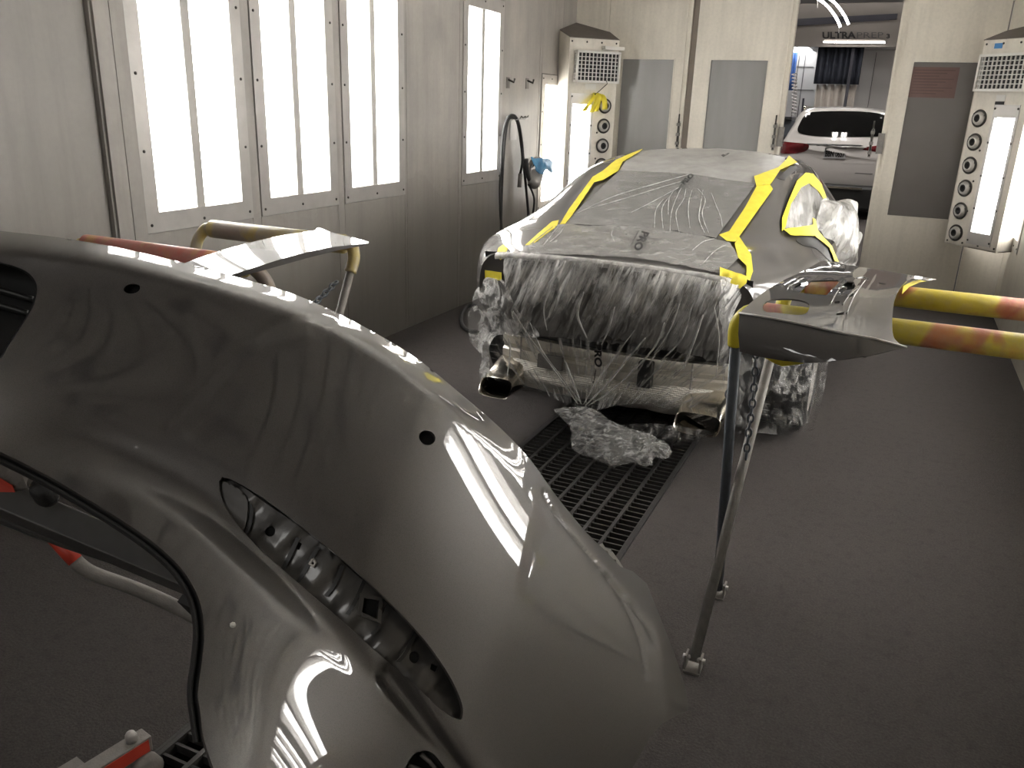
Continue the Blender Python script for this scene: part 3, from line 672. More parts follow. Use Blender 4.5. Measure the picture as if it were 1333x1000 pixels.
for i in (0, 1):
    for j in (0, 1): build('caster', MB().lathe((x0 + .06 + i * (x1 - x0 - .12), 16.25 + j * .4, .075), (1, 0, 0), [(0, -.02), (.075, -.02), (.075, .02), (0, .02)], 14), 'rubber', t)
tag(build('dark_wand', MB().tube([q(1046, 128, 18), q(1044.5, 143, 18), q(1043, 160, 18)], .02, 8), 'shop_beam'), 'thin dark wand leaning upright left of the white vehicle', 'tool')

# ---- white SUV, tail towards us
for k, (x, y) in enumerate(((-1.55, 12.6), (-.95, 12.6), (-2.9, 17.6), (.5, 17.6))):  # unseen lamps added to brighten the workshop
    t = thing('shop_fill_lamp', 'unseen twin tube fill lamp added over the white vehicle, above the doorway', 'light', (x, y, 4.6), 'added workshop fill lamps')
    for d in (-.08, .08): build('tube', MB().tube([(x + d, y - .9, 4.6), (x + d, y + .9, 4.6)], .03, 10), emis('shop_fill_tube', (1, .96, .92), 95), t, True)
    build('tray', MB().box((x - .16, y - .95, 4.64), (x + .16, y + .95, 4.68)), 'white', t)
    for d in (-.7, .7): build('hanger', MB().tube([(x, y + d, 4.68), (x, y + d, 5.5)], .008, 6), 'galv', t)
def suv():
    yt = 15.0; xc = -1.03
    t = thing('white_suv', 'white sport utility vehicle parked tail-first beyond the open door', 'car', (xc, 17, 0))
    st = [  # y, then half profile (x,z) from sill to roof centre
     (0.02, [(.70, .52), (.80, .56), (.86, .66), (.88, .80), (.86, .93), (.84, 1.02), (.80, 1.10), (.66, 1.14), (.35, 1.15), (0, 1.15)]),
     (0.10, [(.74, .45), (.86, .52), (.92, .66), (.93, .82), (.91, .98), (.89, 1.10), (.86, 1.20), (.74, 1.225), (.40, 1.235), (0, 1.235)]),
     (0.22, [(.78, .42), (.90, .50), (.945, .68), (.945, .86), (.93, 1.0), (.91, 1.13), (.86, 1.25), (.77, 1.38), (.50, 1.42), (0, 1.43)]),
     (0.48, [(.80, .40), (.92, .50), (.95, .70), (.95, .88), (.94, 1.02), (.92, 1.15), (.85, 1.28), (.74, 1.55), (.52, 1.645), (0, 1.665)]),
     (0.75, [(.80, .36), (.92, .48), (.95, .70), (.95, .88), (.94, 1.03), (.92, 1.16), (.85, 1.30), (.73, 1.63), (.53, 1.73), (0, 1.755)]),
     (1.6, [(.80, .32), (.93, .45), (.95, .68), (.95, .88), (.94, 1.04), (.92, 1.17), (.85, 1.32), (.73, 1.66), (.53, 1.76), (0, 1.79)]),
     (3.0, [(.80, .32), (.93, .45), (.95, .68), (.95, .88), (.94, 1.04), (.92, 1.16), (.85, 1.28), (.72, 1.60), (.52, 1.69), (0, 1.72)]),
     (4.3, [(.78, .32), (.9, .45), (.92, .66), (.92, .82), (.90, .94), (.86, 1.0), (.78, 1.04), (.66, 1.07), (.45, 1.09), (0, 1.10)]),
     (4.7, [(.60, .36), (.7, .45), (.74, .6), (.74, .7), (.72, .8), (.70, .86), (.62, .9), (.5, .92), (.35, .93), (0, .94)])]
    G = catmull([[(xc + s * x, yt + y + (.16 * (x / .9) ** 2 if y < .5 else 0), z) for s, L in ((-1, p), (1, p[::-1][1:])) for x, z in L] for y, p in st], 6, 4)
    mb = MB(); mb.grid([[tuple(p) for p in r] for r in G]); n = len(G[0]); nr = len(G)
    mb.f += [tuple(range(n)), tuple((nr - 1) * n + k for k in reversed(range(n)))]
    build('body', mb, simple('white_car_paint', (.60, .57, .545), .35, 0, .03, 6, 0, .5, 1), t, True, 60)
    bv = bvh_of(mb); on = lambda off: (lambda x, y: on_body(bv, x, y, off, 15.4))
    def piece(name, poly, mat, off, th=.004, par=t, st_=4, sm=True): return sheet(name, smooth(poly, 4) if sm else poly, [], on(off), mat, par, st_, th, None, True)
    piece('rear_window', [(1038.5, 170), (1042, 160), (1047.5, 151.5), (1055, 147), (1075, 145.6), (1094, 145.3), (1125, 146.2), (1146, 149), (1154, 155), (1158, 176), (1146, 178), (1115, 178.5), (1070, 178), (1045, 175)], simple('black_glass', (.006, .006, .006), .06, 0, .1, 3, 0, .6), .012)
    lamp = simple('red_lamp', (.16, .012, .015), .12, 0, .4, 20, 0, .6, 1)
    piece('tail_lamp', [(1014, 199), (1015, 190.5), (1019, 184.8), (1029.5, 186), (1050, 188), (1053, 192), (1047.5, 197), (1030, 199.8)], lamp, .015)
    piece('tail_lamp', [(1122, 198), (1125.5, 193), (1140, 190.5), (1156, 188), (1160, 196), (1158, 203), (1139, 203), (1128, 202)], lamp, .015)
    piece('tailgate_trim', [(1050, 187.3), (1120, 189.3), (1124, 190.5), (1120, 191), (1050, 189)], 'black', .010, .004, t, 4, False)
    piece('bumper_seam', [(1040, 221.5), (1090, 224), (1136, 226), (1136, 227), (1090, 225), (1040, 222.4)], 'greyprint', .006, .003, t, 4, False)
    piece('bumper_seam', [(1036, 209), (1090, 212.3), (1138, 213), (1138, 214), (1090, 213.6), (1036, 210)], 'galv', .008, .003, t, 4, False)
    lo = MB(); lo.box((xc - .86, yt - .0, .14), (xc + .86, yt + .35, .545)); build('lower_valance', lo, 'blackplastic', t, bevel=.05)
    build('chrome_strip', MB().bar((xc - .5, yt - .02, .50), (xc + .5, yt - .02, .50), .02, .03), 'chrome', t)
    pl = piece('number_plate', [(1074.5, 192), (1102, 192.5), (1100.5, 206.5), (1072, 205.5)], simple('plate_white', (.42, .42, .43), .5), .03, .006, t, 4, False)
    text_on('plate_characters', 'BBN 0657', [(1074, 203.8), (1099.5, 204.6), (1100.6, 196.2), (1075.3, 195.6)], on(.034), 'black', pl)
    for s in (-1, 1):
        build('roof_rail', MB().tube([(xc + s * .66, yt + .75, 1.71), (xc + s * .67, yt + .85, 1.76), (xc + s * .67, yt + 2.6, 1.74), (xc + s * .66, yt + 2.8, 1.66)], .02, 8), 'chrome', t, True)
        for yy in (.95, 3.75):
            w_ = build('wheel', MB().lathe((xc + s * .84, yt + yy, .36), (s, 0, 0), [(.2, -.12), (.33, -.12), (.36, -.09), (.36, .07), (.33, .10), (.24, .10)], 30), 'rubber', t, True)
            build('rim', MB().lathe((xc + s * .84, yt + yy, .36), (s, 0, 0), [(.24, .09), (.2, .06), (.06, .08), (0, .085)], 20), 'galv', w_, True)
suv()
# ================================================================== masked coupe
XCAR = -1.17
M['filmroof'] = film('film_smooth', .50, .66, (3, 14, 1), (0, 0, 0), .52, .34, .35, .70, .25, 1.2, .004, .9, .3, 'UV', .06)
M['filmwin'] = film('film_window', .34, .56, (3, 14, 1), (0, 0, .4), .40, .26, .42, .72, .3, 1.2, .005, .9, .4, 'UV', .08)
M['filmtrunk'] = film('film_trunk', .30, .66, (4, 14, 1), (0, 0, .6), .50, .26, .42, .70, .4, 1.2, .007, .9, .5, 'UV', .12)
M['filmdrape'] = film('film_drape', .06, .88, (17, 3.0, 1), (0, 0, 0), .78, .16, .41, .61, 1.0, 1.0, .02, .92, .8, 'UV', .14, .25, (3.75, 4.25, .38))
M['filmlow'] = film('film_low', .02, .50, (22, 2.2, 1), (0, 0, 0), .70, .16, .50, .66, .8, 1.0, .02, .95, .3, 'UV', .12)
M['filmwheel'] = film('film_wheel', .03, .5, (10, 5, 1), (0, 0, .5), .62, .18, .48, .66, .8, 1.0, .02, .95, .8, 'UV', .2)
M['filmcorner'] = film('film_corner', .06, .85, (9, 5, 1), (0, 0, .5), .66, .10, .44, .64, .8, 1.0, .03, .92, .8, 'UV', .12)
M['filmbunch'] = film('film_bunch', .07, .58, (9, 22, 1), (0, 0, .5), .60, .22, .40, .64, 1.0, 1.0, .03, .9, .5, 'UV', .25)
M['filmclear'] = film('film_bright', .35, .85, (10, 10, 3), (0, .3, 0), .70, .22, .42, .66, .7, 2.0, .02, .92, .6)
M['filmpuff'] = film('film_puff', .28, .80, (16, 2.5, 1), (0, 0, .15), .66, .22, .40, .66, .6, 1.0, .015, .92, .5, 'UV', .1)
M['filmprint'] = simple('film_print', (.010, .009, .010), .6)
CST = [
 (3.57, [(.60, .60), (.65, .66), (.68, .74), (.68, .83), (.65, .90), (.58, .945), (.45, .965), (.22, .978), (0, .982)]),
 (3.70, [(.70, .60), (.745, .66), (.77, .75), (.76, .86), (.71, .93), (.60, .968), (.45, .985), (.22, .995), (0, 1.0)]),
 (4.00, [(.85, .63), (.87, .70), (.885, .78), (.865, .89), (.79, .96), (.64, 1.0), (.46, 1.018), (.22, 1.028), (0, 1.03)]),
 (4.25, [(.915, .68), (.925, .73), (.925, .80), (.895, .91), (.815, .98), (.67, 1.025), (.51, 1.045), (.25, 1.055), (0, 1.058)]),
 (4.52, [(.93, .70), (.94, .75), (.935, .82), (.895, .925), (.815, .995), (.675, 1.10), (.53, 1.155), (.27, 1.175), (0, 1.18)]),
 (4.85, [(.925, .64), (.935, .70), (.93, .80), (.885, .92), (.81, 1.0), (.665, 1.19), (.53, 1.285), (.27, 1.315), (0, 1.32)]),
 (5.20, [(.91, .26), (.925, .45), (.925, .72), (.88, .90), (.81, 1.0), (.66, 1.225), (.535, 1.335), (.27, 1.372), (0, 1.38)]),
 (5.70, [(.90, .22), (.92, .40), (.92, .70), (.88, .89), (.81, .99), (.665, 1.235), (.545, 1.350), (.28, 1.392), (0, 1.403)]),
 (6.20, [(.90, .22), (.92, .40), (.92, .70), (.88, .88), (.81, .98), (.665, 1.22), (.545, 1.33), (.28, 1.372), (0, 1.383)]),
 (6.80, [(.90, .22), (.92, .40), (.92, .68), (.88, .87), (.81, .96), (.70, 1.10), (.58, 1.20), (.30, 1.25), (0, 1.26)]),
 (7.15, [(.90, .24), (.925, .42), (.925, .68), (.87, .84), (.80, .91), (.71, .96), (.59, .99), (.30, 1.02), (0, 1.03)]),
 (7.75, [(.88, .26), (.91, .42), (.91, .64), (.85, .79), (.77, .84), (.66, .87), (.5, .89), (.25, .91), (0, .92)]),
 (8.10, [(.66, .28), (.72, .4), (.74, .58), (.68, .69), (.60, .73), (.5, .75), (.38, .76), (.2, .77), (0, .77)])]
t_car = thing('masked_coupe', 'dark grey metallic coupe, tail wrapped in film and yellow tape, over the grate', 'car', (XCAR, 5.9, 0))
def cy(y, x): return y + (.17 * (abs(x) / .8) ** 2.2 * max(0, (4.25 - y) / .68) if y < 4.25 else 0)
G = catmull([[(XCAR + s * x, cy(y, x), z) for s, L in ((-1, p), (1, p[::-1][1:])) for x, z in L] for y, p in CST], 8, 5)
mbc = MB(); mbc.grid([[tuple(p) for p in r] for r in G]); nC = len(G[0]); mbc.f.append(tuple((len(G) - 1) * nC + k for k in reversed(range(nC))))
build('body', mbc, 'paint', t_car, True, 70)
UVP = lambda x, y: (x / 100, y / 100)
def oc(off): return lambda x, y: on_body(bvc, x, y, off, 4.3)
cap = [tuple(p) for p in G[0]]; rows = [[V(p) for p in cap]] + [[V((XCAR + (p[0] - XCAR) * k, p[1] + dy_, .60 + (p[2] - .60) * h)) for p in cap] for k, dy_, h in ((.985, .003, .985), (.95, .006, .93), (.92, .012, .5), (.9, .02, .03))]
capm = MB().grid(rows); build('tail_corner', capm, 'paint', t_car, True, 60)
mbc.add(capm.v, capm.f); bvc = bvh_of(mbc)
# inner tail wall behind the removed bumper and lid
rows = []
for i in range(5):
    z = .985 - .09 * i; rows.append([(XCAR + .66 * (j / 10 - 1), cy(3.585 + .035 * i, .66 * (j / 10 - 1)), z - .04 * abs(j / 10 - 1) ** 2) for j in range(21)])
build('tail_panel', MB().grid(rows), 'blackplastic', t_car, True)
b = MB(); b.box((XCAR - .60, 4.0, .20), (XCAR + .60, 4.95, .34)); b.box((XCAR - .80, 4.95, .20), (XCAR + .80, 7.0, .34)); b.box((XCAR - .62, 3.90, .34), (XCAR + .62, 4.3, .62)); build('underbody_blocker', b, 'blackplastic', t_car)  # black boxes added beneath the car to block light
sheet('rear_window', [(733, 293), (806, 223), (850, 224.5), (900, 228), (984, 239), (932, 311), (880, 302), (820, 296)], [], oc(.003), simple('rear_glass', (.02, .022, .02), .08, 0, .1, 3, 0, .6), t_car, 12, .003)
def piece(name, poly, mat, off, par, st=6, th=.0015, cat=None, label=None, group=None, sm=0, disp=None, holes=[]):
    o = sheet(name, smooth(poly, sm) if sm else poly, holes, oc(off), mat, par, st, th, disp, True, UVP)
    if cat: tag(o, label, cat, group)
    return o
piece('roof_trim', [(1012, 233), (1021, 235), (1034, 223), (1044, 220), (1036, 216.5), (1028, 217)], 'blackplastic', .003, t_car)
piece('window_seal', [(1014, 290), (1021, 262), (1030, 238), (1034, 228), (1041, 226), (1031, 246), (1022, 276), (1018, 302)], 'blackplastic', .0025, t_car)
piece('quarter_window', [(1019, 300), (1027, 268), (1040, 245), (1051, 240), (1062, 249), (1071, 262), (1075, 296), (1056, 299)], 'blackplastic', .0025, t_car)
piece('door_reflection_patch', [(1036, 312), (1058, 308), (1076, 318), (1087, 338), (1080, 340), (1062, 324), (1045, 320)], 'blackplastic', .003, t_car, sm=3)  # dark patch painted for the reflections on the door side
# crash beam, bracket, muffler shield, tail pipes
rows = []
prof = [(-.0, .0), (-.045, .0), (-.05, -.012), (-.05, -.045), (-.035, -.055), (-.035, -.075), (-.05, -.085), (-.05, -.118), (-.045, -.13), (0, -.13)]
for i in range(25):
    x = -.60 + 1.20 * i / 24; y = 3.775 + .09 * (x / .6) ** 2; rows.append([(XCAR + x, y + dy, .505 + dz) for dy, dz in prof])
bm_ = build('crash_beam', MB().grid(rows), 'alu', t_car, True, 40); bm_['label'] = 'bare aluminium crash beam'
b = MB()
for x in (-.48, -.3, .42): b.box((XCAR + x - .004, 3.722 + .09 * (x / .6) ** 2, .375), (XCAR + x + .004, 3.728 + .09 * (x / .6) ** 2, .505))
build('beam_seam', b, 'galv', t_car)
build('tow_bracket', MB().box((XCAR + .175, 3.685, .37), (XCAR + .245, 3.74, .50)), 'blackplastic', t_car, bevel=.008)
build('beam_bracket', MB().box((XCAR - .36, 3.715, .375), (XCAR - .22, 3.738, .45)), 'steel', t_car, bevel=.006)
rows = []
for i in range(41):
    x = -.60 + 1.2 * i / 40; e = (1 - (abs(x) / .66) ** 6); c = 3.87
    rows.append([(XCAR + x, c - .15 * e * math.cos(a) + .012 * mnoise.noise(V((x * 9, a * 3, 1))), .315 + .105 * e * math.sin(a) + .010 * mnoise.noise(V((x * 8, a * 3, 5)))) for a in np.linspace(1.5, -1.9, 22)])
build('heat_shield', MB().grid(rows), 'shield', t_car, True)['label'] = 'embossed silver heat shield'
def rrect(w, h, n=28, p=4): return [(w * math.copysign(abs(math.cos(a)) ** (2 / p), math.cos(a)), h * math.copysign(abs(math.sin(a)) ** (2 / p), math.sin(a))) for a in np.linspace(0, 2 * math.pi, n, False)]
for s, xc_ in ((-1, -1.70), (1, -.665)):
    rows = []
    for y, k in ((3.92, .9), (3.80, 1.0), (3.66, 1.02), (3.60, 1.0), (3.588, 1.02), (3.582, 1.0), (3.59, .93), (3.68, .90), (3.75, .86)):
        hk = {3.92: 2.0, 3.80: 1.9, 3.66: 1.35}.get(y, 1); rows.append([(xc_ + u * k * (1.12 if hk > 1.5 else 1), y + .055 * (w_ / .045) * (.5 if k > .9 else 0), .275 + w_ * k * hk + .03 * (hk - 1)) for u, w_ in rrect(.088 if s < 0 else .105, .044)])
    build('exhaust_tip', MB().grid(rows, True), 'chrome', t_car, True, 60)
    build('exhaust_bore', MB().add([(xc_ + u * .86, 3.75, .275 + w_ * .86) for u, w_ in rrect(.088 if s < 0 else .105, .044)], [tuple(range(28))]), 'pit', t_car)
for s in (-1, 1):
    for y in (4.60, 7.40):
        c = (XCAR + s * .79, y, .345)
        w_ = build('wheel', MB().lathe(c, (s, 0, 0), [(.21, -.13), (.31, -.135), (.338, -.115), (.345, -.06), (.345, .06), (.338, .115), (.31, .135), (.25, .13)], 40), 'rubber', t_car, True, 50)
        build('rim', MB().lathe(c, (s, 0, 0), [(.25, .128), (.235, .10), (.09, .06), (.07, .09), (0, .092)], 30), 'steel', w_, True)
        b = MB()
        for k in range(44):
            a = 2 * math.pi * k / 44
            for u in (-.075, .0, .075):
                pz = V((c[0] + u, c[1] + .346 * math.cos(a + u), c[2] + .346 * math.sin(a + u))); b.obox(pz, V((.028, 0, 0)), V((0, -math.sin(a), math.cos(a))) * .012, V((0, math.cos(a), math.sin(a))) * .0035)
        build('tread', b, 'blackplastic', w_)

# ---- masking film on roof, rear window and boot
ns = lambda s, a, sd=0, st=(1, 1, 1): (lambda v, p: a * mnoise.fractal(V((v.x * s * st[0] + sd, v.y * s * st[1], v.z * s * st[2])), .8, 2.1, 4))
o = piece('masking_film', [(836, 198), (850, 196.5), (880, 195), (935, 195), (985, 199), (1022, 207), (1016, 222), (984, 241), (900, 229), (850, 225.5), (806, 224), (815, 211)], 'filmroof', .008, None, 9, .0008, 'film', 'smooth grey masking film over the roof of the masked coupe', 'masking film', 0, ns(7, .003))
text_on('printed_logo', 'P', [(938, 206), (947, 201.5), (950, 203.5), (941, 208.5)], oc(.018), 'filmprint', o, True)
o = piece('masking_film', [(806, 224), (850, 225.5), (900, 229), (984, 241), (932, 312), (880, 303), (820, 297), (733, 294)], 'filmwin', .010, None, 6, .0008, 'film', 'greenish grey creased masking film over the rear window', 'masking film', 0, ns(9, .004, 3))
text_on('printed_logo', 'PRO', [(891, 246), (904, 234), (899, 230), (886, 242)], oc(.024), 'filmprint', o); text_on('printed_small_line', 'masking', [(882, 256), (888, 246), (886, 244.5), (880, 254.5)], oc(.024), 'filmprint', o)
# long pull creases, standing up as ridges of the film
def crease(name, pts, par, r=.0035, mat='filmclear', off=.013):
    P = [oc(off)(*p) for p in smooth(pts, 5, False)]; n = len(P); return build(name, MB().tube(P, [r * (.3 + .7 * math.sin(math.pi * min(1, (i + .4) / n))) for i in range(n)], 6), mat, par, True)
for pts in ([(752, 280), (800, 258), (860, 240), (900, 229)], [(760, 276), (810, 262), (862, 246), (893, 237)], [(822, 279), (850, 265), (885, 246)], [(887, 247), (880, 262), (874, 280), (872, 304)], [(893, 248), (890, 262), (880, 280), (884, 306)], [(901, 250), (897, 264), (896, 280), (898, 300)], [(908, 248), (918, 262), (914, 282), (922, 306)], [(915, 250), (912, 268), (910, 288), (917, 306)], [(926, 254), (932, 270), (938, 285), (940, 298)], [(872, 258), (862, 274), (863, 300)], [(864, 262), (854, 276), (852, 299)], [(878, 250), (871, 262), (870, 282)]):
    crease('crease', pts, o, .0028)
o = piece('masking_film', [(727, 294), (820, 297.5), (880, 303.5), (932, 313), (950, 318), (962, 338), (946, 353), (935, 358), (880, 346), (830, 339), (770, 335), (700, 332), (665, 330), (695, 318)], 'filmtrunk', .010, None, 6, .0008, 'film', 'dull grey masking film over the boot lid, printed PRO', 'masking film', 0, ns(10, .006, 5))
text_on('printed_logo', 'PRO', [(835, 308), (823, 332), (833, 335.5), (845, 311)], oc(.030), 'filmprint', o); text_on('printed_small_line', 'masking film', [(829.5, 308), (819, 328), (821.5, 329), (832, 309)], oc(.030), 'filmprint', o)
for pts in ([(720, 298), (705, 310), (690, 322)], [(727, 297), (716, 312), (708, 322)], [(735, 298), (728, 308), (716, 318)], [(930, 314), (915, 318), (900, 330)], [(945, 322), (930, 330), (915, 346)], [(800, 298), (796, 308), (800, 318)]): crease('crease', pts, o, .003)
lipP = [V((XCAR + x, cy(3.562, x) - .004, float(np.interp(abs(x), [0, .22, .45, .58, .64], [.986, .982, .969, .950, .930])))) for x in np.linspace(-.565, .575, 40)]
rows = [[p + V((0, -.02, -.026)), p + V((0, -.027, -.01)), p + V((0, -.016, .004)), p + V((0, .004, .006))] for p in lipP]
o2 = build('folded_film_edge', MB().grid(rows), 'filmclear', o, True); so = o2.modifiers.new('s', 'SOLIDIFY'); so.thickness = .002; o2['label'] = 'pale folded film edge along the boot lip'
# ---- crumpled drape hanging from the lip, gathered at the bottom
dy = tps([(655, 336, 3.58), (700, 338, 3.53), (795, 344, 3.50), (880, 352, 3.52), (938, 364, 3.56), (665, 380, 3.55), (740, 390, 3.52), (830, 395, 3.50), (925, 405, 3.52), (650, 430, 3.60), (720, 440, 3.60), (800, 445, 3.60), (925, 450, 3.58), (640, 480, 3.66), (700, 490, 3.66), (760, 500, 3.62), (840, 500, 3.66), (925, 520, 3.66), (758, 528, 3.62)])
def fold(v, p):
    u = p[0] + .42 * (p[1] - 340)
    return .013 * mnoise.noise(V((u / 7.5, p[1] / 70, 2))) + .012 * mnoise.noise(V((u / 17, p[1] / 60, 6))) + .016 * mnoise.noise(V((p[0] / 34, p[1] / 30, 9)))
def fanuv(x, y): dx, d2 = x - 757, 590 - y; return (math.atan2(dx, d2) * 1.1, math.hypot(dx, d2) / 100)
def fanfold(v, p):
    u, w_ = fanuv(*p); return .012 * mnoise.noise(V((u * 14, w_ * 1.2, 3))) + .010 * mnoise.noise(V((p[0] / 30, p[1] / 26, 4)))
t = thing('film_drape', 'crumpled clear film hanging from the boot lip down over the crash beam', 'film', tuple(ony(790, 440, 3.6)))
UP = [(655, 336), (700, 337), (760, 341), (800, 345), (850, 351), (900, 359), (938, 367), (944, 395), (946, 425), (945, 455), (930, 470), (880, 458), (830, 452), (780, 445), (730, 440), (690, 436), (668, 420), (660, 395), (656, 365)]
sheet('upper_drape', UP, [], lambda x, y: ony(x, y, dy(x, y)), 'filmdrape', t, 3.4, .0008, fold, True, lambda x, y: ((x + .42 * (y - 340)) / 100, y / 100))
LO = [(690, 436), (730, 440), (780, 445), (830, 452), (880, 458), (930, 470), (945, 455), (943, 500), (936, 548), (928, 562), (900, 545), (868, 532), (835, 526), (800, 528), (775, 534), (757, 532), (738, 526), (700, 510), (668, 500), (640, 494), (630, 496), (640, 470), (646, 440), (652, 415), (662, 398), (668, 420)]
sheet('lower_drape', LO, [], lambda x, y: ony(x, y, dy(x, y) - .02), 'filmlow', t, 4.2, .0008, fanfold, True, fanuv)
DF = lambda x, y: ony(x, y, dy(x, y) - .115)
text_on('printed_logo', 'PRO', [(773, 448), (774, 477), (784, 479), (783, 449)], DF, 'filmprint', t); text_on('printed_small_line', 'masking', [(774, 481), (771, 499), (774, 500), (777, 482)], DF, 'filmprint', t)
sheet('side_drape', smooth([(938, 364), (955, 371), (970, 370), (966, 388), (960, 402), (952, 420), (950, 445), (946, 470), (938, 472), (940, 430), (938, 400)], 3), [], lambda x, y: ony(x, y, dy(x, y) + .0 + (x - 938) * .004), 'filmdrape', t, 3.4, .0008, fold, True, lambda x, y: ((x + .42 * (y - 340)) / 100, y / 100))
def strand(pts, r=.004, mat='filmclear', d=.04): 
    P = [ony(x, y, dy(x, y) - d) for x, y in smooth(pts, 5, False)]; n = len(P); return build('gathered_fold', MB().tube(P, [r * (.4 + .6 * math.sin(math.pi * (i + .5) / n)) for i in range(n)], 6), mat, t, True)
for k, pts in enumerate(([(690, 420), (705, 455), (730, 490), (757, 526)], [(668, 405), (690, 440), (720, 480), (752, 526)], [(840, 440), (815, 470), (790, 500), (762, 528)], [(826, 430), (800, 465), (775, 500), (760, 526)], [(865, 420), (850, 455), (800, 505), (766, 528)], [(736, 470), (745, 495), (756, 524)], [(885, 395), (872, 430), (852, 460)], [(900, 400), (888, 440), (860, 470)], [(915, 410), (905, 440), (890, 480)], [(930, 400), (936, 440), (932, 490)], [(800, 400), (792, 430), (782, 450)], [(760, 380), (752, 410), (764, 440)], [(720, 370), (708, 400), (712, 430)], [(662, 440), (664, 460), (660, 490)])):
    strand(pts, .0032 + .001 * (k % 3))
# ---- film bunched on the grate under the tail
def pillow(name, poly, basef, bulge, mat, par, step=4, amp=.02, fr=14):
    pl = smooth(poly, 4); dm = max(dist_poly(pl, x, y) for x, y in fill(pl, [], step * 2)[0]) + 1e-6
    o = sheet(name, pl, [], basef, mat, par, step, .002, lambda v, p: bulge * math.sqrt(max(0, min(1, dist_poly(pl, *p) / dm))) + amp * mnoise.fractal(v * fr, .8, 2.1, 4), True, UVP)
    return o
by = tps([(725, 535, 3.62), (760, 533, 3.60), (745, 575, 3.50), (800, 570, 3.48), (800, 605, 3.37), (850, 605, 3.40), (872, 590, 3.46), (850, 575, 3.52)])
t = thing('film_bundle', 'bunched clear film trailing on the floor grate under the car tail', 'film', tuple(ony(800, 600, 3.42)))
pillow('bunched_film', [(722, 534), (745, 530), (775, 533), (795, 548), (815, 556), (845, 566), (872, 582), (868, 594), (850, 598), (848, 606), (825, 603), (800, 608), (782, 602), (770, 596), (752, 590), (742, 578), (746, 562), (735, 548)], lambda x, y: ony(x, y, by(x, y)), .05, 'filmbunch', t, 3, .022, 16)
pillow('trailing_tail', [(800, 556), (850, 552), (900, 558), (925, 562), (918, 570), (890, 578), (860, 580), (830, 572)], lambda x, y: ony(x, y, 3.56), .01, 'filmwheel', t, 4, .012, 14)
# ---- film at the left rear corner and left wheel
ly = tps([(640, 366, 3.64), (660, 366, 3.60), (612, 400, 3.80), (640, 400, 3.60), (668, 400, 3.55), (615, 445, 3.80), (650, 440, 3.60), (690, 432, 3.57), (630, 490, 3.66), (640, 470, 3.62)])
t = thing('corner_film', 'shiny crumpled film wrapped round the left rear corner of the masked coupe', 'film', tuple(ony(640, 430, 3.9)))
sheet('wrapped_film', smooth([(631, 362), (645, 363), (656, 366), (664, 385), (672, 405), (690, 424), (702, 438), (680, 440), (655, 436), (641, 440), (637, 462), (636, 486), (629, 498), (624, 480), (626, 462), (614, 448), (611, 425), (613, 402), (620, 380)], 3), [], lambda x, y: ony(x, y, ly(x, y)), 'filmcorner', t, 3.2, .001, lambda v, p: .022 * mnoise.fractal(v * 6, 1.1, 2.0, 2), True, UVP)
# ---- film over the right rear wheel
ry = tps([(945, 470, 3.80), (1000, 462, 4.02), (1068, 466, 4.32), (950, 560, 3.95), (1000, 560, 4.16), (1060, 556, 4.32), (1010, 510, 4.08), (1066, 510, 4.30)])
t = thing('wheel_film', 'clear film hung over the right rear wheel of the masked coupe', 'film', tuple(ony(1010, 556, 4.2)))
sheet('hanging_film', smooth([(945, 466), (985, 462), (1040, 458), (1074, 462), (1075, 480), (1070, 515), (1063, 548), (1058, 560), (1035, 562), (1000, 564), (965, 566), (944, 560), (940, 520)], 3), [], lambda x, y: ony(x, y, ry(x, y)), 'filmwheel', t, 4.2, .0008, lambda v, p: .03 * mnoise.fractal(V((v.x * 8, v.y * 8, v.z * 4)), .7, 2, 4), True, UVP)
for pts in ([(990, 470), (1010, 495), (1000, 530), (985, 550)], [(1015, 468), (1003, 500), (995, 540)], [(1040, 490), (1060, 486), (1072, 470)], [(1030, 500), (1050, 512), (1068, 500)], [(1070, 470), (1066, 510), (1058, 556)], [(1040, 465), (1042, 500), (1030, 540)], [(975, 490), (1000, 505), (1050, 495)]):
    P = [ony(x, y, ry(x, y) - .03) for x, y in smooth(pts, 5, False)]; build('gathered_fold', MB().tube(P, .0022, 6), 'filmwheel', t, True)
# ---- film ballooning from the right side windows and mirror
my = tps([(1056, 230, 5.15), (1045, 245, 4.98), (1071, 261, 5.3), (1100, 262, 6.0), (1116, 290, 6.1), (1113, 340, 6.0), (1086, 336, 5.25), (1062, 303, 4.95), (1022, 300, 4.62), (1030, 265, 4.8), (1090, 290, 5.5)])
t = thing('side_window_film', 'puffed pale film over the right side windows and mirror of the masked coupe', 'film', tuple(ony(1095, 310, 5.6)))
sheet('window_film', [(1019, 300), (1021, 288), (1027, 268), (1040, 246), (1051, 240), (1062, 249), (1071, 262), (1072, 280), (1066, 292), (1056, 296), (1040, 297)], [], oc(.010), 'filmpuff', t, 3.2, .0008, lambda v, p: .007 * mnoise.fractal(v * 14, .7, 2, 3), True, UVP)
sheet('puffed_film', smooth([(1066, 262), (1073, 259), (1080, 263.5), (1090, 262), (1101, 259.5), (1109, 266), (1113, 274), (1116, 287), (1115, 298), (1118, 306), (1116, 322), (1114.5, 345), (1105, 346), (1088, 341), (1082, 323), (1070, 306), (1063, 297), (1064, 280)], 3), [], lambda x, y: ony(x, y, my(x, y)), 'filmpuff', t, 3.0, .001, lambda v, p: .07 * math.sin(min(1, dist_poly([(1066, 262), (1101, 259.5), (1116, 287), (1114, 345), (1088, 341), (1063, 297)], *p) / 16) * 1.57) + .030 * mnoise.noise(V((p[0] / 9 + p[1] / 30, p[1] / 60, 1))), True, UVP)
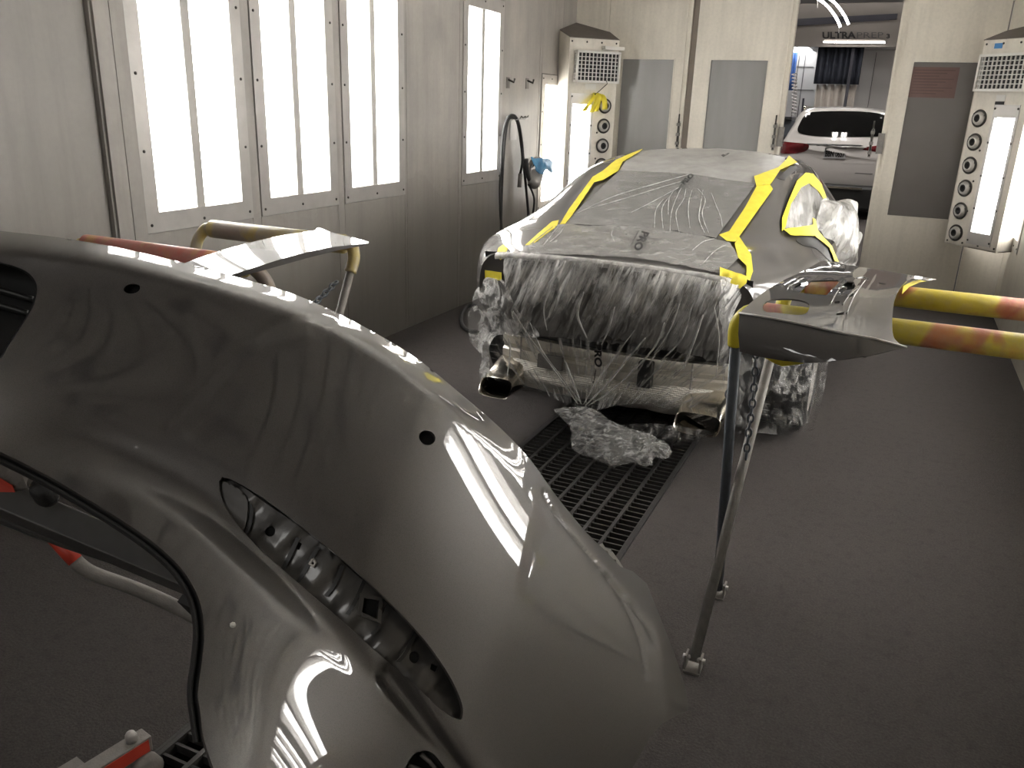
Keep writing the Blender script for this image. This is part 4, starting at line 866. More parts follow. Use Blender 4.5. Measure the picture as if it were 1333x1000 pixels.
# ---- yellow masking tape
GT = 'yellow masking tape strips on the coupe'
def tape(poly, lab, off=.014, dmp=.002): return piece('masking_tape', poly, 'tape', off, None, 4, .0015, 'tape', lab, GT, 0, lambda v, p: dmp * mnoise.noise(v * 40))
tape([(836.5, 196.5), (833, 200), (811, 213), (805, 225), (785, 237), (774, 239.5), (745, 283), (736, 294), (729, 295), (741, 275), (772, 233), (785, 225), (802, 211), (820, 203)], 'long yellow tape strip down the left edge of the rear window')
tape([(1026, 205.5), (1036, 214), (1014, 224), (1001, 244), (984, 245), (981, 233), (1012, 221), (1022, 211)], 'yellow tape strip at the right end of the roof film', .016)
tape([(985, 244), (1001, 243), (1005, 249), (962, 311), (957, 318), (946, 317), (936, 309), (949, 304), (970, 272)], 'wide yellow tape strip down the right edge of the rear window')
tape([(962, 311), (977, 334), (979, 356), (974, 368), (970, 365), (971, 349), (960, 338), (956, 320)], 'narrow yellow tape strip curving down beside the right of the boot lid', .012)
tape([(936, 353), (948, 357), (970, 364), (968, 372), (957, 372), (936, 367)], 'short yellow tape tab holding the right end of the boot lip', .02)
tape([(727.6, 289), (725, 297), (692, 322), (684, 322), (697, 310), (719, 291)], 'dull yellow tape strip slanting along the left of the boot lid', .012)
tape([(648, 330), (656, 323.5), (662, 329), (655, 336)], 'small yellow tape tab holding the left end of the boot lip', .022)
tape([(632, 351), (654, 354.5), (654, 365), (632, 362)], 'yellow tape strip across the left rear corner above the shiny film', .008)
tape([(1016.5, 304), (1016.5, 286), (1026, 259), (1035, 237), (1046, 226.5), (1056, 227.5), (1067, 241), (1074, 260), (1071, 262), (1062, 249), (1051, 240), (1040, 246), (1027, 268), (1020.5, 299)], 'arched yellow tape outlining the right quarter window')
tape([(1018, 301), (1040, 297.5), (1056, 294), (1055, 285), (1058.5, 287), (1062, 302), (1080, 322), (1088.5, 341), (1083.5, 341), (1077, 324), (1058, 309), (1027, 309)], 'forked yellow tape under the right quarter window running down the door')

hp = [onz(x, y, .02) for x, y in ((622, 398), (608, 399), (601, 410), (601, 421), (607, 429), (618, 431), (640, 428))]
tag(build('floor_hose', MB().tube([V(p) for p in smooth([tuple(q) for q in hp], 6, False)], .016, 10), 'rubber', None, True), 'black hose lying in a bend on the floor left of the masked coupe', 'hose')
# ================================================================== bare bumper cover on its stand, right in front of the camera
WU = [1.0976, -0.13487, 0.16942, 0.01598, -0.08066, -0.04368, 0.04334, -0.21976, -0.22707, -0.04105, 0.23249, 0.37842, 0.20565, 0.29926, 0.04367, 0.23166, -0.16426, -0.06259, 0.00059, -0.33002, 0.0715]
WL = [1.24371, -0.67624, 0.71531, -0.33028, -0.01346, 0.03395, 0.54028, -0.81104, 0.74277, -0.03997, -0.03755, 0.40698, -0.37842, -0.07955, 0.28041, -0.37251, -0.20403, -0.03921, -0.38086, -0.14245, -0.00865]
def poly5(w, x, y):
    a, b_ = (x - 420) / 420, (y - 650) / 350; s_ = 0; q = 0
    for i in range(6):
        for j in range(6 - i): s_ += w[q] * a ** i * b_ ** j; q += 1
    return s_
FOLD = [(-160, 510), (-60, 540), (60, 570), (150, 600), (235, 640), (300, 690), (400, 780), (480, 860), (560, 940), (640, 1040), (720, 1140)]
_SC = {}
def segd(x, y, pts, signed=False):
    k = id(pts)
    if k not in _SC:
        P = np.array(pts, float); d = P[1:] - P[:-1]; _SC[k] = (P[:-1], d, (d * d).sum(1) + 1e-12, pts)
    A0, d, L, _ = _SC[k]; w = np.array((x, y)) - A0; u = np.clip((w * d).sum(1) / L, 0, 1); e = w - d * u[:, None]; q = (e * e).sum(1); n = int(q.argmin()); m = math.sqrt(q[n])
    return m * (1 if d[n, 0] * e[n, 1] - d[n, 1] * e[n, 0] > 0 else -1) if signed else m
FOLD = smooth(FOLD, 4, False)
TIP = smooth([(708, 640), (714, 655), (740, 690), (770, 725), (805, 768), (840, 812), (852, 835), (860, 890), (862, 1000)], 3, False)
RIM = smooth([(-135, 282), (-70, 290), (0, 300.5), (60, 307), (120, 316), (180, 328), (250, 345), (320, 364), (380, 382), (440, 408), (500, 440), (550, 472), (600, 513), (650, 556), (690, 598), (720, 640), (742, 668), (765, 695), (788, 717), (808, 738)], 3, False)
def BD(x, y):   # crowned upper face, flank below the swage line, rolled upper rim
    f = segd(x, y, FOLD, True); k = min(1, max(0, .5 + f / 72)); k = k * k * (3 - 2 * k); d = 0
    if k < 1: d += (1 - k) * poly5(WU, x, y)
    if k > 0: d += k * poly5(WL, x, y)
    r = segd(x, y, RIM)
    if x > 700 and y > 640:   # beyond the corner crease the side turns away
        q = -segd(x, y, TIP, True)
        if q > 0: d += .0016 * q * q / (q + 14)
    if r < 30:   # narrow ledge falling away along the top
        sl = .0050 * min(1, max(.05, 1 - (x - 560) / 130)); d += sl * ((30 - r) ** 2 / 44 if r > 8 else 11 + (8 - r))
    return d
def bmap(x, y): return atd(x, y, BD(x, y))
t_b = thing('bumper_cover', 'large dark grey metallic bumper cover in front, slotted and drilled, on a stand', 'bumper', tuple(atd(420, 640, 1.2)))
OUT = smooth([(-135, 282), (-70, 290), (0, 300.5), (60, 307), (120, 316), (180, 328), (250, 345), (320, 364), (380, 382), (440, 408), (500, 440), (550, 472), (600, 513), (650, 556), (690, 598), (720, 640), (742, 668), (765, 695), (788, 717), (808, 738)], 3, False) + [(824, 744), (842, 760), (858, 800), (878, 850), (894, 900), (896, 926), (880, 932), (862, 942), (846, 960), (832, 985), (815, 1015), (780, 1060)] + [(520, 1075), (300, 1060)] + smooth([(285, 1020), (266, 965), (261, 930), (258, 900), (263, 860), (266, 820), (259, 780), (240, 745), (212, 716), (175, 688), (120, 653), (60, 618), (0, 588), (-70, 556), (-135, 526)], 4, False)
SLOT = smooth([(289, 621), (330, 640), (370, 668), (410, 700), (450, 732), (490, 768), (530, 808), (562, 845), (588, 885), (601, 915), (602, 932), (597, 937), (575, 925), (545, 897), (512, 868), (478, 838), (440, 804), (405, 774), (368, 742), (335, 712), (305, 678), (288, 648)], 3)
REC = smooth([(-85, 338), (-60, 334), (-20, 338), (15, 345), (38, 356), (48, 372), (46, 392), (36, 412), (22, 434), (10, 452), (0, 468), (-25, 476), (-60, 470), (-88, 452), (-97, 400)], 3)
def ell(cx_, cy_, a, b_, r=0, n=22): return [(cx_ + a * math.cos(k) * math.cos(r) - b_ * math.sin(k) * math.sin(r), cy_ + a * math.cos(k) * math.sin(r) + b_ * math.sin(k) * math.cos(r)) for k in np.linspace(0, 2 * math.pi, n, False)]
H1, H2 = ell(172, 376, 11, 6.5, -.15), ell(556, 570, 11, 9.5, .4)
LOW = smooth([(536, 985), (545, 979), (556, 978), (566, 984), (578, 1000), (600, 1030), (620, 1062), (560, 1062), (530, 1040), (526, 1005)], 3)
def groove(x, y, pts, w, d): return -d * math.exp(-(segd(x, y, pts) / w) ** 2)
EXTRA = []
for (ax, ay), (bx, by_) in zip(RIM, RIM[1:]):
    L_ = math.hypot(bx - ax, by_ - ay); nx, ny = -(by_ - ay) / L_, (bx - ax) / L_
    for m_ in range(max(1, int(L_ / 5))):
        u_ = (m_ + .5) / max(1, int(L_ / 5)); EXTRA += [(ax + (bx - ax) * u_ + nx * q_, ay + (by_ - ay) * u_ + ny * q_) for q_ in (3, 6, 9, 13, 18, 24, 31)]
RIDGE = smooth([(218, 556), (235, 536), (265, 500), (300, 464), (335, 436), (365, 418), (400, 414), (430, 420)], 2, False)
RIDGE2 = smooth([(246, 562), (262, 540), (295, 500), (330, 466), (360, 446), (400, 438)], 2, False)
CRE = [(708, 640), (714, 655), (740, 690), (770, 725), (805, 768), (840, 812), (852, 835)]; CRE2 = [(790, 750), (815, 790), (832, 830), (842, 880)]
CRE = smooth(CRE, 4, False); CRE2 = smooth(CRE2, 4, False);
for pl_, qs in ((CRE, (-5, -2.4, 0, 2.4, 5)), (CRE2, (-4.5, -2, 0, 2, 4.5)), (RIDGE, (-5, 0, 5)), (RIDGE2, (-5, 0, 5))):
    for (ax, ay), (bx, by_) in zip(pl_, pl_[1:]):
        L_ = math.hypot(bx - ax, by_ - ay) + 1e-9; nx, ny = -(by_ - ay) / L_, (bx - ax) / L_; k_ = max(1, int(L_ / 5))
        for m_ in range(k_): u_ = (m_ + .5) / k_; EXTRA += [(ax + (bx - ax) * u_ + nx * q_, ay + (by_ - ay) * u_ + ny * q_) for q_ in qs]
UND = [(505, 880), (540, 925), (580, 980), (620, 1030)]
def bdisp(v, p):
    x, y = p; d = 0
    if 180 < x < 470 and 380 < y < 600: d += groove(x, y, RIDGE, 5, .0022) - groove(x, y, RIDGE2, 7, .0020)
    if x > 680 and y > 610: d += groove(x, y, CRE, 2.4, .0034) + (groove(x, y, CRE2, 2.2, .0024) if x > 770 else 0)
    if x > 470 and y > 840: d += groove(x, y, UND, 12, .014)
    return d
shell = sheet('shell', OUT, [SLOT, REC, H1, H2, LOW], bmap, 'paint', t_b, 5.6, .004, bdisp, True, None, EXTRA)
# dark returns, holes and the wheel arch flange
def lip(name, poly, depth, mat, off=.0, inset=0, closed=True):
    P = [np.array(bmap(*p)) for p in poly]; n = len(P); cen = np.mean(poly, 0)
    rows = [[], [], []]
    for (x, y), p in zip(poly, P):
        d = p - CAM; d /= np.linalg.norm(d); q = np.array(bmap(x + (cen[0] - x) * inset, y + (cen[1] - y) * inset))
        rows[0].append(p + d * off); rows[1].append((p + q) / 2 + d * (off + depth * .4)); rows[2].append(q + d * (off + depth))
    return build(name, MB().grid([[V(r[i]) for r in rows] for i in range(n)] + ([[V(r[0]) for r in rows]] if closed else [])), mat, t_b, True)
for h in (H1, H2):
    so = lip('sensor_hole', h, .02, 'blackplastic', .002, .05); hc = np.mean(h, 0)
    sheet('hole_shade_sheet', [(hc[0] + (x - hc[0]) * 1.3, hc[1] + (y - hc[1]) * 1.3) for x, y in h], [], lambda x, y: atd(x, y, BD(x, y) + .02), 'pit', so, 4, .001)  # black sheet standing for the shade inside the sensor hole
lip('slot_return', SLOT, .045, 'paint_in', .002, .02); lip('plate_recess', REC, .07, 'blackplastic', .002, .04); lip('lower_opening', LOW, .05, 'blackplastic', .002, .03)
ARC = smooth([(-135, 526), (-70, 556), (0, 588), (60, 618), (120, 653), (175, 688), (212, 716), (240, 745), (259, 780), (266, 820), (263, 860), (258, 900), (261, 930), (266, 965)], 5, False)
def strip(name, poly, offs, mat, sh):   # flange following a traced edge: pixel shifts (toward the opening) and depths
    rows = []
    for i, (x, y) in enumerate(poly):
        a, b_ = np.array(poly[max(i - 1, 0)]), np.array(poly[min(i + 1, len(poly) - 1)]); tdir = (b_ - a) / np.linalg.norm(b_ - a); nn = np.array((-tdir[1], tdir[0])) * sh
        rows.append([atd(x + nn[0] * k, y + nn[1] * k, BD(x, y) + d) for k, d in offs])
    return build(name, MB().grid(rows), mat, t_b, True)
fl = strip('arch_return', ARC, [(0, .002), (1, .012), (4, .026), (8, .030)], 'blackplastic', 1)
strip('arch_flange', ARC, [(7, .022), (9, .020), (12, .026), (14, .034), (15, .040)], 'rubber', 1)
# carrier strip inside the slot, with its pressed pads and holes
INN = [(280, 628), (330, 662), (390, 710), (450, 758), (510, 815), (560, 870), (598, 925)]
def imap(d): return lambda x, y: atd(x, y, BD(x, y) + d)
IO = [(x + 7, y + 1) for x, y in ((275, 615), (330, 648), (392, 692), (450, 740), (512, 798), (560, 850), (600, 915))] + [(612, 945), (560, 925), (512, 884), (440, 820), (370, 758), (310, 700), (278, 660)]
hol = [ell(352, 692, 7, 7), [(383, 702), (393, 707), (389, 716), (379, 711)], ell(407, 732, 4, 4), [(474, 778), (494, 782), (491, 806), (471, 797)], ell(541, 855, 7, 8), [(560, 864), (569, 868), (566, 876), (558, 872)]]
car_ = sheet('slot_carrier', smooth(IO, 3), hol, imap(.022), 'paint_in', t_b, 7, .003, lambda v, p: .003 * math.tanh(4 * math.sin((p[0] + p[1]) / 15)))
for hpoly in hol:
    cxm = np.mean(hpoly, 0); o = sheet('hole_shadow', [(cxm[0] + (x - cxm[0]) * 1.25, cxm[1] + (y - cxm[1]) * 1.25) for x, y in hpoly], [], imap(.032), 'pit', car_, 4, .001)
for pts, dz in (([(322, 652), (327, 664), (323, 688), (316, 700)], .008), ([(388, 700), (375, 728), (366, 744)], .014), ([(414, 712), (396, 744), (388, 758)], .016), ([(446, 736), (436, 760), (424, 776)], .014), ([(476, 752), (462, 784), (452, 800)], .014), ([(506, 788), (494, 815), (484, 826)], .016), ([(542, 822), (528, 850), (518, 862)], .014)):
    q = smooth(pts, 4, False); sheet('pad_gap_shade', [(x - 2.6, y - .8) for x, y in q] + [(x + 2.6, y + .8) for x, y in reversed(q)], [], lambda x, y: atd(x, y, BD(x, y) + .017), 'blackplastic', car_, 3, .002)  # dark strips painted for the shaded gaps between the pads
build('retainer_clip', MB().tube([imap(.012)(*p) for p in ((407, 728), (411, 733), (408, 737), (403, 734), (407, 728))], .0022, 6), 'galv', car_, True)
sheet('square_boss', [(469, 772), (499, 778), (496, 812), (466, 800)], [[(474, 778), (494, 782), (491, 806), (471, 797)]], imap(.016), 'paint_in', car_, 4, .004)
sheet('slot_end_flap', smooth([(285, 626), (310, 636), (322, 652), (320, 682), (312, 692), (292, 664), (286, 645)], 3), [], imap(.010), 'paint_in', t_b, 5, .003)
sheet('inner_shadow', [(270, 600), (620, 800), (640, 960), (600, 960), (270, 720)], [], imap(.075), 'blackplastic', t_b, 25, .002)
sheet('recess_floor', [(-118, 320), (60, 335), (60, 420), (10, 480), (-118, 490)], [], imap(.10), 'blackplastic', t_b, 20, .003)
for pts in ([(-92, 366), (-40, 372), (0, 378), (42, 390)], [(-92, 386), (-40, 392), (0, 398), (36, 408)]): build('recess_rib', MB().tube([imap(.085)(*p) for p in smooth(pts, 4, False)], .005, 8), 'blackplastic', t_b, True)
sheet('lower_grille', [(515, 970), (600, 970), (640, 1070), (510, 1070)], [], imap(.05), 'blackplastic', t_b, 20, .002)
for pts in ([(532, 996), (548, 1003), (566, 1010)], [(548, 982), (560, 992), (580, 1016)], [(528, 1008), (556, 1020)]): build('grille_rib', MB().tube([imap(.035)(*p) for p in pts], .003, 6), 'steel', t_b, True)
# jagged mounting bracket at the tail lamp corner
brk = sheet('lamp_bracket', [(777, 712), (781, 709), (784, 707), (788, 713), (795, 715), (806, 730), (812, 740), (806, 742), (796, 733), (786, 724)], [[(787, 716), (791, 718), (793, 723), (789, 721)], [(797, 727), (802, 729), (803, 735), (799, 733)]], imap(.02), 'steel', t_b, 3, .003)
build('trim_speck', MB().lathe(bmap(303, 814) - V(ray(303, 814)).normalized() * .002, -V(ray(303, 814)), [(.0035, -.002), (.003, .001), (0, .002)], 8), 'white', t_b, True)

M['dark_tube'] = simple('dark_grey_tube', (.075, .073, .072), .38, .2, .25, 25)
# ---- stand under the bumper
t = thing('bumper_stand', 'dark square-tube stand with red rods seen through the bumper cover arch', 'stand', tuple(onz(60, 960, 0)))
A = lambda px, py, r: atd(px, py, r)
tb = MB(); tb.bar(A(-240, 545, 1.72), A(300, 775, 1.62), .05, .05, (.3, -.5, .8)); build('square_arm', tb, 'dark_tube', t, bevel=.003)
build('round_arm', MB().tube([A(-240, 578, 1.78), A(90, 702, 1.72), A(300, 772, 1.70)], .018, 12), 'dark_tube', t, True)
build('red_rod', MB().tube([A(40, 668, 1.82), A(62, 690, 1.80), A(85, 716, 1.78), A(98, 730, 1.78)], .014, 10), 'red', t, True)
build('bare_rod', MB().tube([V(p) for p in smooth([tuple(A(98, 730, 1.78)), tuple(A(120, 746, 1.78)), tuple(A(180, 768, 1.77)), tuple(A(235, 793, 1.76)), tuple(A(300, 830, 1.74))], 5, False)], .0135, 10), 'steel', t, True)
tb = MB(); tb.prism([A(232, 783, 1.68), A(262, 742, 1.66), A(270, 800, 1.66), A(262, 812, 1.68)], (.004, -.006, .004)); build('gusset', tb, 'blackplastic', t)
c = A(58, 641, 1.56); build('clamp_knob', MB().lathe(c, A(50, 628, 1.56) - A(66, 653, 1.60), [(0, -.02), (.016, -.02), (.019, -.012), (.019, .012), (.016, .02), (0, .02)], 16), 'rubber', t, True)
tb = MB(); tb.prism([A(-30, 598, 1.54), A(12, 592, 1.53), A(22, 604, 1.53), A(30, 622, 1.53), A(38, 637, 1.55), A(18, 640, 1.56), A(-30, 634, 1.57)], V(ray(0, 610)) * .02); build('clamp_block', tb, 'steel', t, bevel=.004)
tb = MB(); tb.prism([A(38, 618, 1.58), A(54, 616, 1.58), A(46, 630, 1.58), A(34, 632, 1.58)], V(ray(40, 620)) * .02); build('clamp_tab', tb, 'steel', t)
tb = MB(); tb.prism([A(-30, 612, 1.545), A(0, 622, 1.545), A(16, 632, 1.545), A(20, 641, 1.55), A(-30, 640, 1.55)], V(ray(0, 610)) * .012); build('red_plate', tb, 'red', t)
# foot arm reaching in at the bottom edge, and posts to the floor
e0, e1 = onz(60, 1045, .10), onz(192, 962, .10)
build('foot_arm', MB().bar(e0, e1, .045, .045), 'steel', t, bevel=.003)
sd = (e1 - e0).normalized(); pr = V((sd.y, -sd.x, 0)); pr = pr if pr.y < 0 else -pr
build('red_stripe', MB().bar(e0 + pr * .0235, e1 + pr * .0235 - sd * .01, .002, .034), 'red', t)
build('axle_bolt', MB().lathe(e1 - sd * .04 + V((0, 0, .02)), (0, 0, 1), [(.0, 0), (.014, 0), (.014, .02), (.010, .028), (0, .03)], 12), 'galv', t, True)
build('foot_clip', MB().bar(e1 - sd * .14 - pr * .05 + V((0, 0, -.0)), e1 - sd * .21 - pr * .05, .05, .012), 'steel', t)
build('foot_caster', MB().lathe(e1 - sd * .03 + V((0, 0, -.058)) + pr * .03, pr, [(0, -.02), (.03, -.02), (.042, -.012), (.042, .012), (.03, .02), (0, .02)], 20), 'steel', t, True)
p0 = A(-240, 545, 1.72); pq = V((p0.x, p0.y, 0))
build('post', MB().bar(p0 + V((0, 0, -.02)), pq + V((0, 0, .12)), .05, .05, (1, 0, 0)), 'blackplastic', t); build('base_rail', MB().bar(V((e0.x, e0.y, .10)), pq + V((0, 0, .10)), .05, .05), 'steel', t)
p1 = A(300, 775, 1.62); hid = atd(430, 640, 1.30)
build('support_arm', MB().tube([p1, p1.lerp(hid, .5) + V((0, .05, 0)), hid + V((0, .02, -.02))], .016, 10), 'blackplastic', t, True)
build('caster', MB().lathe((pq.x, pq.y, .05), (1, 0, 0), [(0, -.02), (.05, -.02), (.05, .02), (0, .02)], 18), 'rubber', t, True)
# ================================================================== scissor stands with wrapped bars
def wrapb(pts, r, seg=16): return MB().tube(pts, r, seg)
def chain(par, pts, r=.0035, L=.03):
    P = [V(p) for p in pts]; k = 0; acc = 0
    for a, b in zip(P, P[1:]):
        d = b - a; n = max(1, int(d.length / (L * .72)))
        for i in range(n):
            c = a + d * ((i + .5) / n); dd = d.normalized(); s_ = dd.cross(V((0, 1, 0))).normalized()
            if k % 2: s_ = dd.cross(s_)
            loop = [c + dd * (L / 2 * math.cos(q)) + s_ * (L * .30 * math.sin(q)) for q in np.linspace(0, 2 * math.pi, 13)]
            build('chain_link', MB().tube(loop, r, 6, False), 'steel_blue', par, True); k += 1
def scissor(name, label, xa, xb, yA, yB, zb, ftA, ftB, topA, mats_, group='scissor panel stands'):
    """two U frames crossing: A carries the far bar, B the near bar; xa/xb are the two ends"""
    t = thing(name, label, 'stand', ((xa + xb) / 2, (ftA + ftB) / 2, 0), group)
    xa0 = xa
    for which, yt, yf, mt in (('far', yA, ftA, mats_[0]), ('near', yB, ftB, mats_[1])):
        xa = xa0 + (.075 if which == 'far' else 0)
        pa, pb = V((xa, yt, zb)), V((xb, yt, zb)); ba = V((xa + .06, yt, zb)); bb = V((xb - .06, yt, zb))
        build('bar', MB().tube([ba, ba.lerp(bb, .5), bb], .034 if mt == 'wrap' else .038, 18), mt, t, True)
        for x, s in ((xa, 1), (xb, -1)):
            dn = V((0, yf - yt, -zb)).normalized()
            el = [V((x + s * .06, yt, zb)), V((x + s * .025, yt, zb - .004)), V((x, yt, zb)) + dn * .05, V((x, yt, zb)) + dn * .11]
            build('elbow', MB().tube([V(p) for p in smooth([tuple(p) for p in el], 5, False)], .024, 14), mats_[2], t, True)
            ft = V((x + (-.05 if which == 'far' and s > 0 else s * .01), yf, .03)); build('leg', MB().tube([V((x, yt, zb)) + dn * .10, ft], .0165, 14), mats_[3] if which == 'near' else mats_[4], t, True)
            x = ft.x; fb = MB(); fb.box((x - .026, yf - .028, .0), (x + .026, yf + .028, .006)); fb.box((x - .026, yf - .02, .006), (x - .020, yf + .02, .055)); fb.box((x + .020, yf - .02, .006), (x + .026, yf + .02, .055))
            f = build('foot', fb, 'steel', t); build('pivot_bolt', MB().tube([(x - .034, yf, .04), (x + .034, yf, .04)], .008, 10), 'galv', f, True)
    return t
zT = 1.10
t_r = scissor('panel_stand', 'scissor stand at right with yellow and red wrapped bars, carrying the deck lid panel', -.362, .70, 2.90, 2.40, zT, 2.20, 2.65, 0, ('wrap', 'wrap', 'tape', 'steel_blue', 'steel'))
chain(t_r, [ony(x, y, 2.52) for x, y in ((984, 455), (983, 490), (979, 530), (974, 568), (971, 598))])
chain(t_r, [(-.372, 2.60, .98), (-.378, 2.50, .80)], .003)
t_l = scissor('panel_stand', 'scissor stand by the left wall with worn red and yellow bars under the narrow spoiler', -2.78, -1.90, 2.70, 2.14, zT, 2.15, 2.66, 0, ('wrap_worn', 'wrap_red', 'wrap_worn', 'steel', 'steel'))
chain(t_l, [(-1.90, 2.24, .88), (-1.89, 2.42, .93), (-1.90, 2.56, .98)], .004, .034)
# ---- deck lid panel lying inside-up over the right stand
PZ = tps([(962, 408, 1.165), (1080, 432, 1.165), (1178, 452, 1.14), (1000, 385, 1.175), (1090, 395, 1.18), (1164, 400, 1.165), (1020, 362, 1.175), (1075, 345, 1.165), (1110, 370, 1.18), (1150, 352, 1.165), (1218, 361, 1.13), (1185, 366, 1.16)], .00005)
t_d = thing('deck_lid', 'dark grey car deck lid panel with cut-outs, lying over the yellow-wrapped bars', 'car panel', tuple(onz(1080, 400, 1.16)))
top = smooth([(963, 407), (975, 396), (995, 380), (1020, 365), (1045, 353), (1058, 346)], 3, False) + [(1068, 340), (1105, 345), (1150, 352), (1190, 359), (1219, 363.5)] + smooth([(1212, 366), (1196, 363), (1184, 364), (1176, 370), (1168, 382), (1163.5, 396), (1161.5, 415), (1162, 432), (1166, 443), (1178, 451.5)], 3, False)[1:] + [(1140, 442), (1100, 435), (1050, 424), (1010, 416)]
hA = smooth([(993, 401), (996, 394), (1006, 390), (1025, 389), (1043, 391), (1053, 396), (1051, 406), (1040, 410), (1010, 407), (997, 406)], 3)
hB = [(1041, 381), (1056, 365.5), (1090, 364.5), (1093, 367), (1076, 384), (1060, 383)]
hs = [[(1096, 372), (1103, 366), (1112, 367), (1106, 375)], [(1090, 379), (1096, 374), (1102, 376), (1096, 382)], [(1103, 372.5), (1113, 370), (1112, 376), (1102, 378)], [(1089, 408), (1099, 406), (1099, 409), (1089, 411)], [(1086, 393), (1093, 392), (1093, 394.5), (1087, 395)], [(1103, 384), (1112, 382), (1110, 386), (1102, 387)], [(1034, 372), (1042, 368), (1044, 371), (1035, 375)], [(1144, 368), (1153, 369), (1153, 370.5), (1145, 370)]]
def ddisp(v, p):
    x, y = p; d = 0
    d -= .002 * math.exp(-(dist_seg(x, y, [(1100, 410), (1118, 385), (1138, 357)]) / 3.0) ** 2)
    d += .0015 * math.exp(-(dist_seg(x, y, [(1020, 372), (1042, 359), (1070, 355), (1110, 356)]) / 4.0) ** 2)
    if 1078 < x < 1140 and y < 412: d += .0008 * mnoise.noise(V((x * .16, y * .3, 0)))
    return d
def dist_seg(x, y, pts):
    m = 1e9
    for a, b in zip(pts, pts[1:]):
        a, b = np.array(a, float), np.array(b, float); q = np.array((x, y)); u = np.clip(np.dot(q - a, b - a) / np.dot(b - a, b - a), 0, 1); m = min(m, np.linalg.norm(q - a - u * (b - a)))
    return m
M['paint_lid'] = M['paint'].copy(); M['paint_lid'].name = 'dark_lid_paint'
sheet('inner_skin', top, [hA, hB] + hs, lambda x, y: onz(x, y, PZ(x, y)), 'paint_lid', t_d, 4, .004, ddisp)
sheet('cutout_shade', [(1032, 368), (1046, 364), (1046, 374), (1034, 378)], [], lambda x, y: onz(x, y, PZ(x, y) - .015), 'pit', t_d, 4, .001); sheet('cutout_shade', [(1086, 380), (1100, 362), (1118, 362), (1116, 382), (1104, 412), (1084, 414), (1082, 394)], [], lambda x, y: onz(x, y, PZ(x, y) - .015), 'pit', t_d, 5, .001)  # black sheets added below the cut-outs so they read as dark shade
# front drop face of the lid: falls away below the folded edge
ff = tps([(962, 408, 0), (1178, 452, 0), (1080, 432, 0), (962, 459, .10), (1060, 474, .085), (1120, 464, .04), (1000, 468, .105)])
e_ = lambda x, y: onz(x, y, PZ(min(max(x, 962), 1178), 408 + (min(max(x, 962), 1178) - 962) * .2)).y
fy = tps([(962, 408, 2.262), (1010, 417, 2.22), (1080, 432, 2.14), (1178, 452, 2.16), (962, 459, 2.25), (1000, 468, 2.20), (1060, 473, 2.12), (1120, 464, 2.12)])
def yfront(x):
    py = np.interp(x, [962, 1010, 1050, 1100, 1140, 1178], [408, 416, 424, 435, 442, 452]); return onz(x, py, PZ(x, py)).y, py
def fmap(x, y):
    y0, py = yfront(x); return ony(x, y, y0 - .006 - .05 * math.sin(min(1, max(0, (y - py) / 55)) * 1.6))
sheet('drop_face', [(962.5, 408), (1010, 416), (1050, 424), (1100, 435), (1140, 442), (1178, 452), (1150, 459), (1133, 463), (1127, 465), (1122, 464), (1100, 468), (1070, 472), (1050, 473), (1020, 470), (985, 464), (963, 458), (961, 435)], [], fmap, 'paint_lid', t_d, 5, .004)
build('edge_seam', MB().tube([fmap(x, y) + V((0, -.003, .002)) for x, y in ((962, 408), (1010, 416), (1050, 424), (1100, 435), (1140, 442), (1180, 453))], .003, 6), 'galv', t_d, True)
for pts in ([(1040, 366), (1028, 372), (1024, 378)], [(1046, 362), (1036, 366)], [(1128, 362), (1112, 385), (1102, 408)], [(1115, 362), (1124, 361), (1131, 363)], [(1096, 372), (1088, 383), (1081, 396)], [(1118, 375), (1106, 384), (1097, 397)]):
    build('stiffening_rib', MB().tube([onz(x, y, PZ(x, y) + .001) for x, y in smooth(pts, 4, False)], .0016, 8), 'paint_lid', t_d, True)
sheet('tape_patch', [(1176, 372), (1188, 366), (1206, 363), (1214, 364), (1198, 367), (1184, 373), (1174, 383)], [], lambda x, y: onz(x, y, PZ(x, y) - .02), 'tape', t_d, 3, .002)['label'] = 'yellow tape under the tip'
sheet('tape_patch', [(988, 462), (1000, 466), (1030, 471), (1048, 472.5), (1040, 474.5), (1018, 477), (1008, 473)], [], lambda x, y: ony(x, y, yfront(x)[0] + .03), 'tape', t_d, 4, .002)['label'] = 'yellow tape below the drop face'
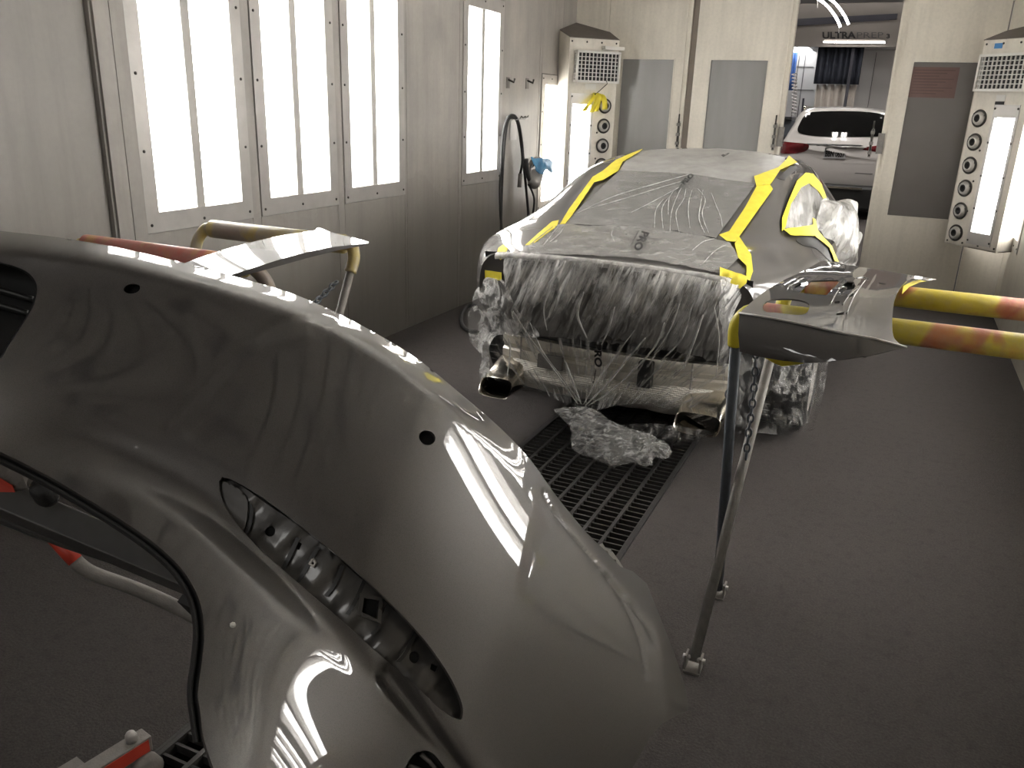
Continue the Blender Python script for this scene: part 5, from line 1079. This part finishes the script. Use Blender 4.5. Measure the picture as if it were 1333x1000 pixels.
# ---- narrow curved spoiler panel over the left stand
def SZ(x, y): return 1.128 + .030 * (1 - ((onz(x, y, 1.14).y - 2.33) / .45) ** 2)
t_s = thing('spoiler_panel', 'narrow curved dark panel with white reflections, resting on the left stand bars', 'car panel', tuple(onz(350, 330, 1.14)))
sheet('skin', smooth([(228, 347), (255, 337), (285, 327), (320, 317), (360, 308), (395, 302), (410, 300), (412, 297.5), (418, 297), (430, 302), (450, 307), (470, 312), (480, 315)], 3, False) + [(479, 317), (460, 318.5), (430, 322), (400, 328), (370, 336), (335, 347), (298, 359), (283, 358), (255, 352)], [], lambda x, y: onz(x, y, SZ(x, y)), 'paint_lid', t_s, 5, .003)
def lowf(x, y):
    py = np.interp(x, [283, 298, 335, 370, 400, 430, 460, 480], [358, 359, 347, 336, 328, 322, 318.5, 316]); p = onz(x, py, SZ(x, py)); return ony(x, y, p.y + .004)
sheet('front_flange', [(283, 358.5), (298, 359.5), (335, 347.5), (370, 336.5), (400, 328.5), (430, 322.5), (460, 319), (480, 316), (472, 320), (440, 326), (400, 336), (350, 350), (300, 364)], [], lowf, 'paint_lid', t_s, 5, .003)
# ================================================================== camera and view
cd = bpy.data.cameras.new('camera'); cam = bpy.data.objects.new('camera', cd); COL.objects.link(cam)
mw = Matrix.Identity(4)
for i in range(3):
    mw[i][0] = ROT[i][0]; mw[i][1] = -ROT[i][1]; mw[i][2] = -ROT[i][2]
mw.translation = V(CAM); cam.matrix_world = mw
cd.sensor_width = 36; cd.lens = F / 1333 * 36; cd.shift_x = 0; cd.clip_start = .05
SC.camera = cam
w = bpy.data.worlds.new('world'); SC.world = w; w.use_nodes = True
w.node_tree.nodes['Background'].inputs[0].default_value = (.02, .02, .02, 1)
SC.view_settings.view_transform = 'Standard'; SC.view_settings.look = 'None'; SC.view_settings.gamma = 1; SC.view_settings.use_curve_mapping = False
SC.view_settings.exposure = EXPOSURE
SC.cycles.transparent_max_bounces = 24; SC.cycles.max_bounces = 10; SC.cycles.sample_clamp_indirect = 6
SC.cycles.use_denoising = True
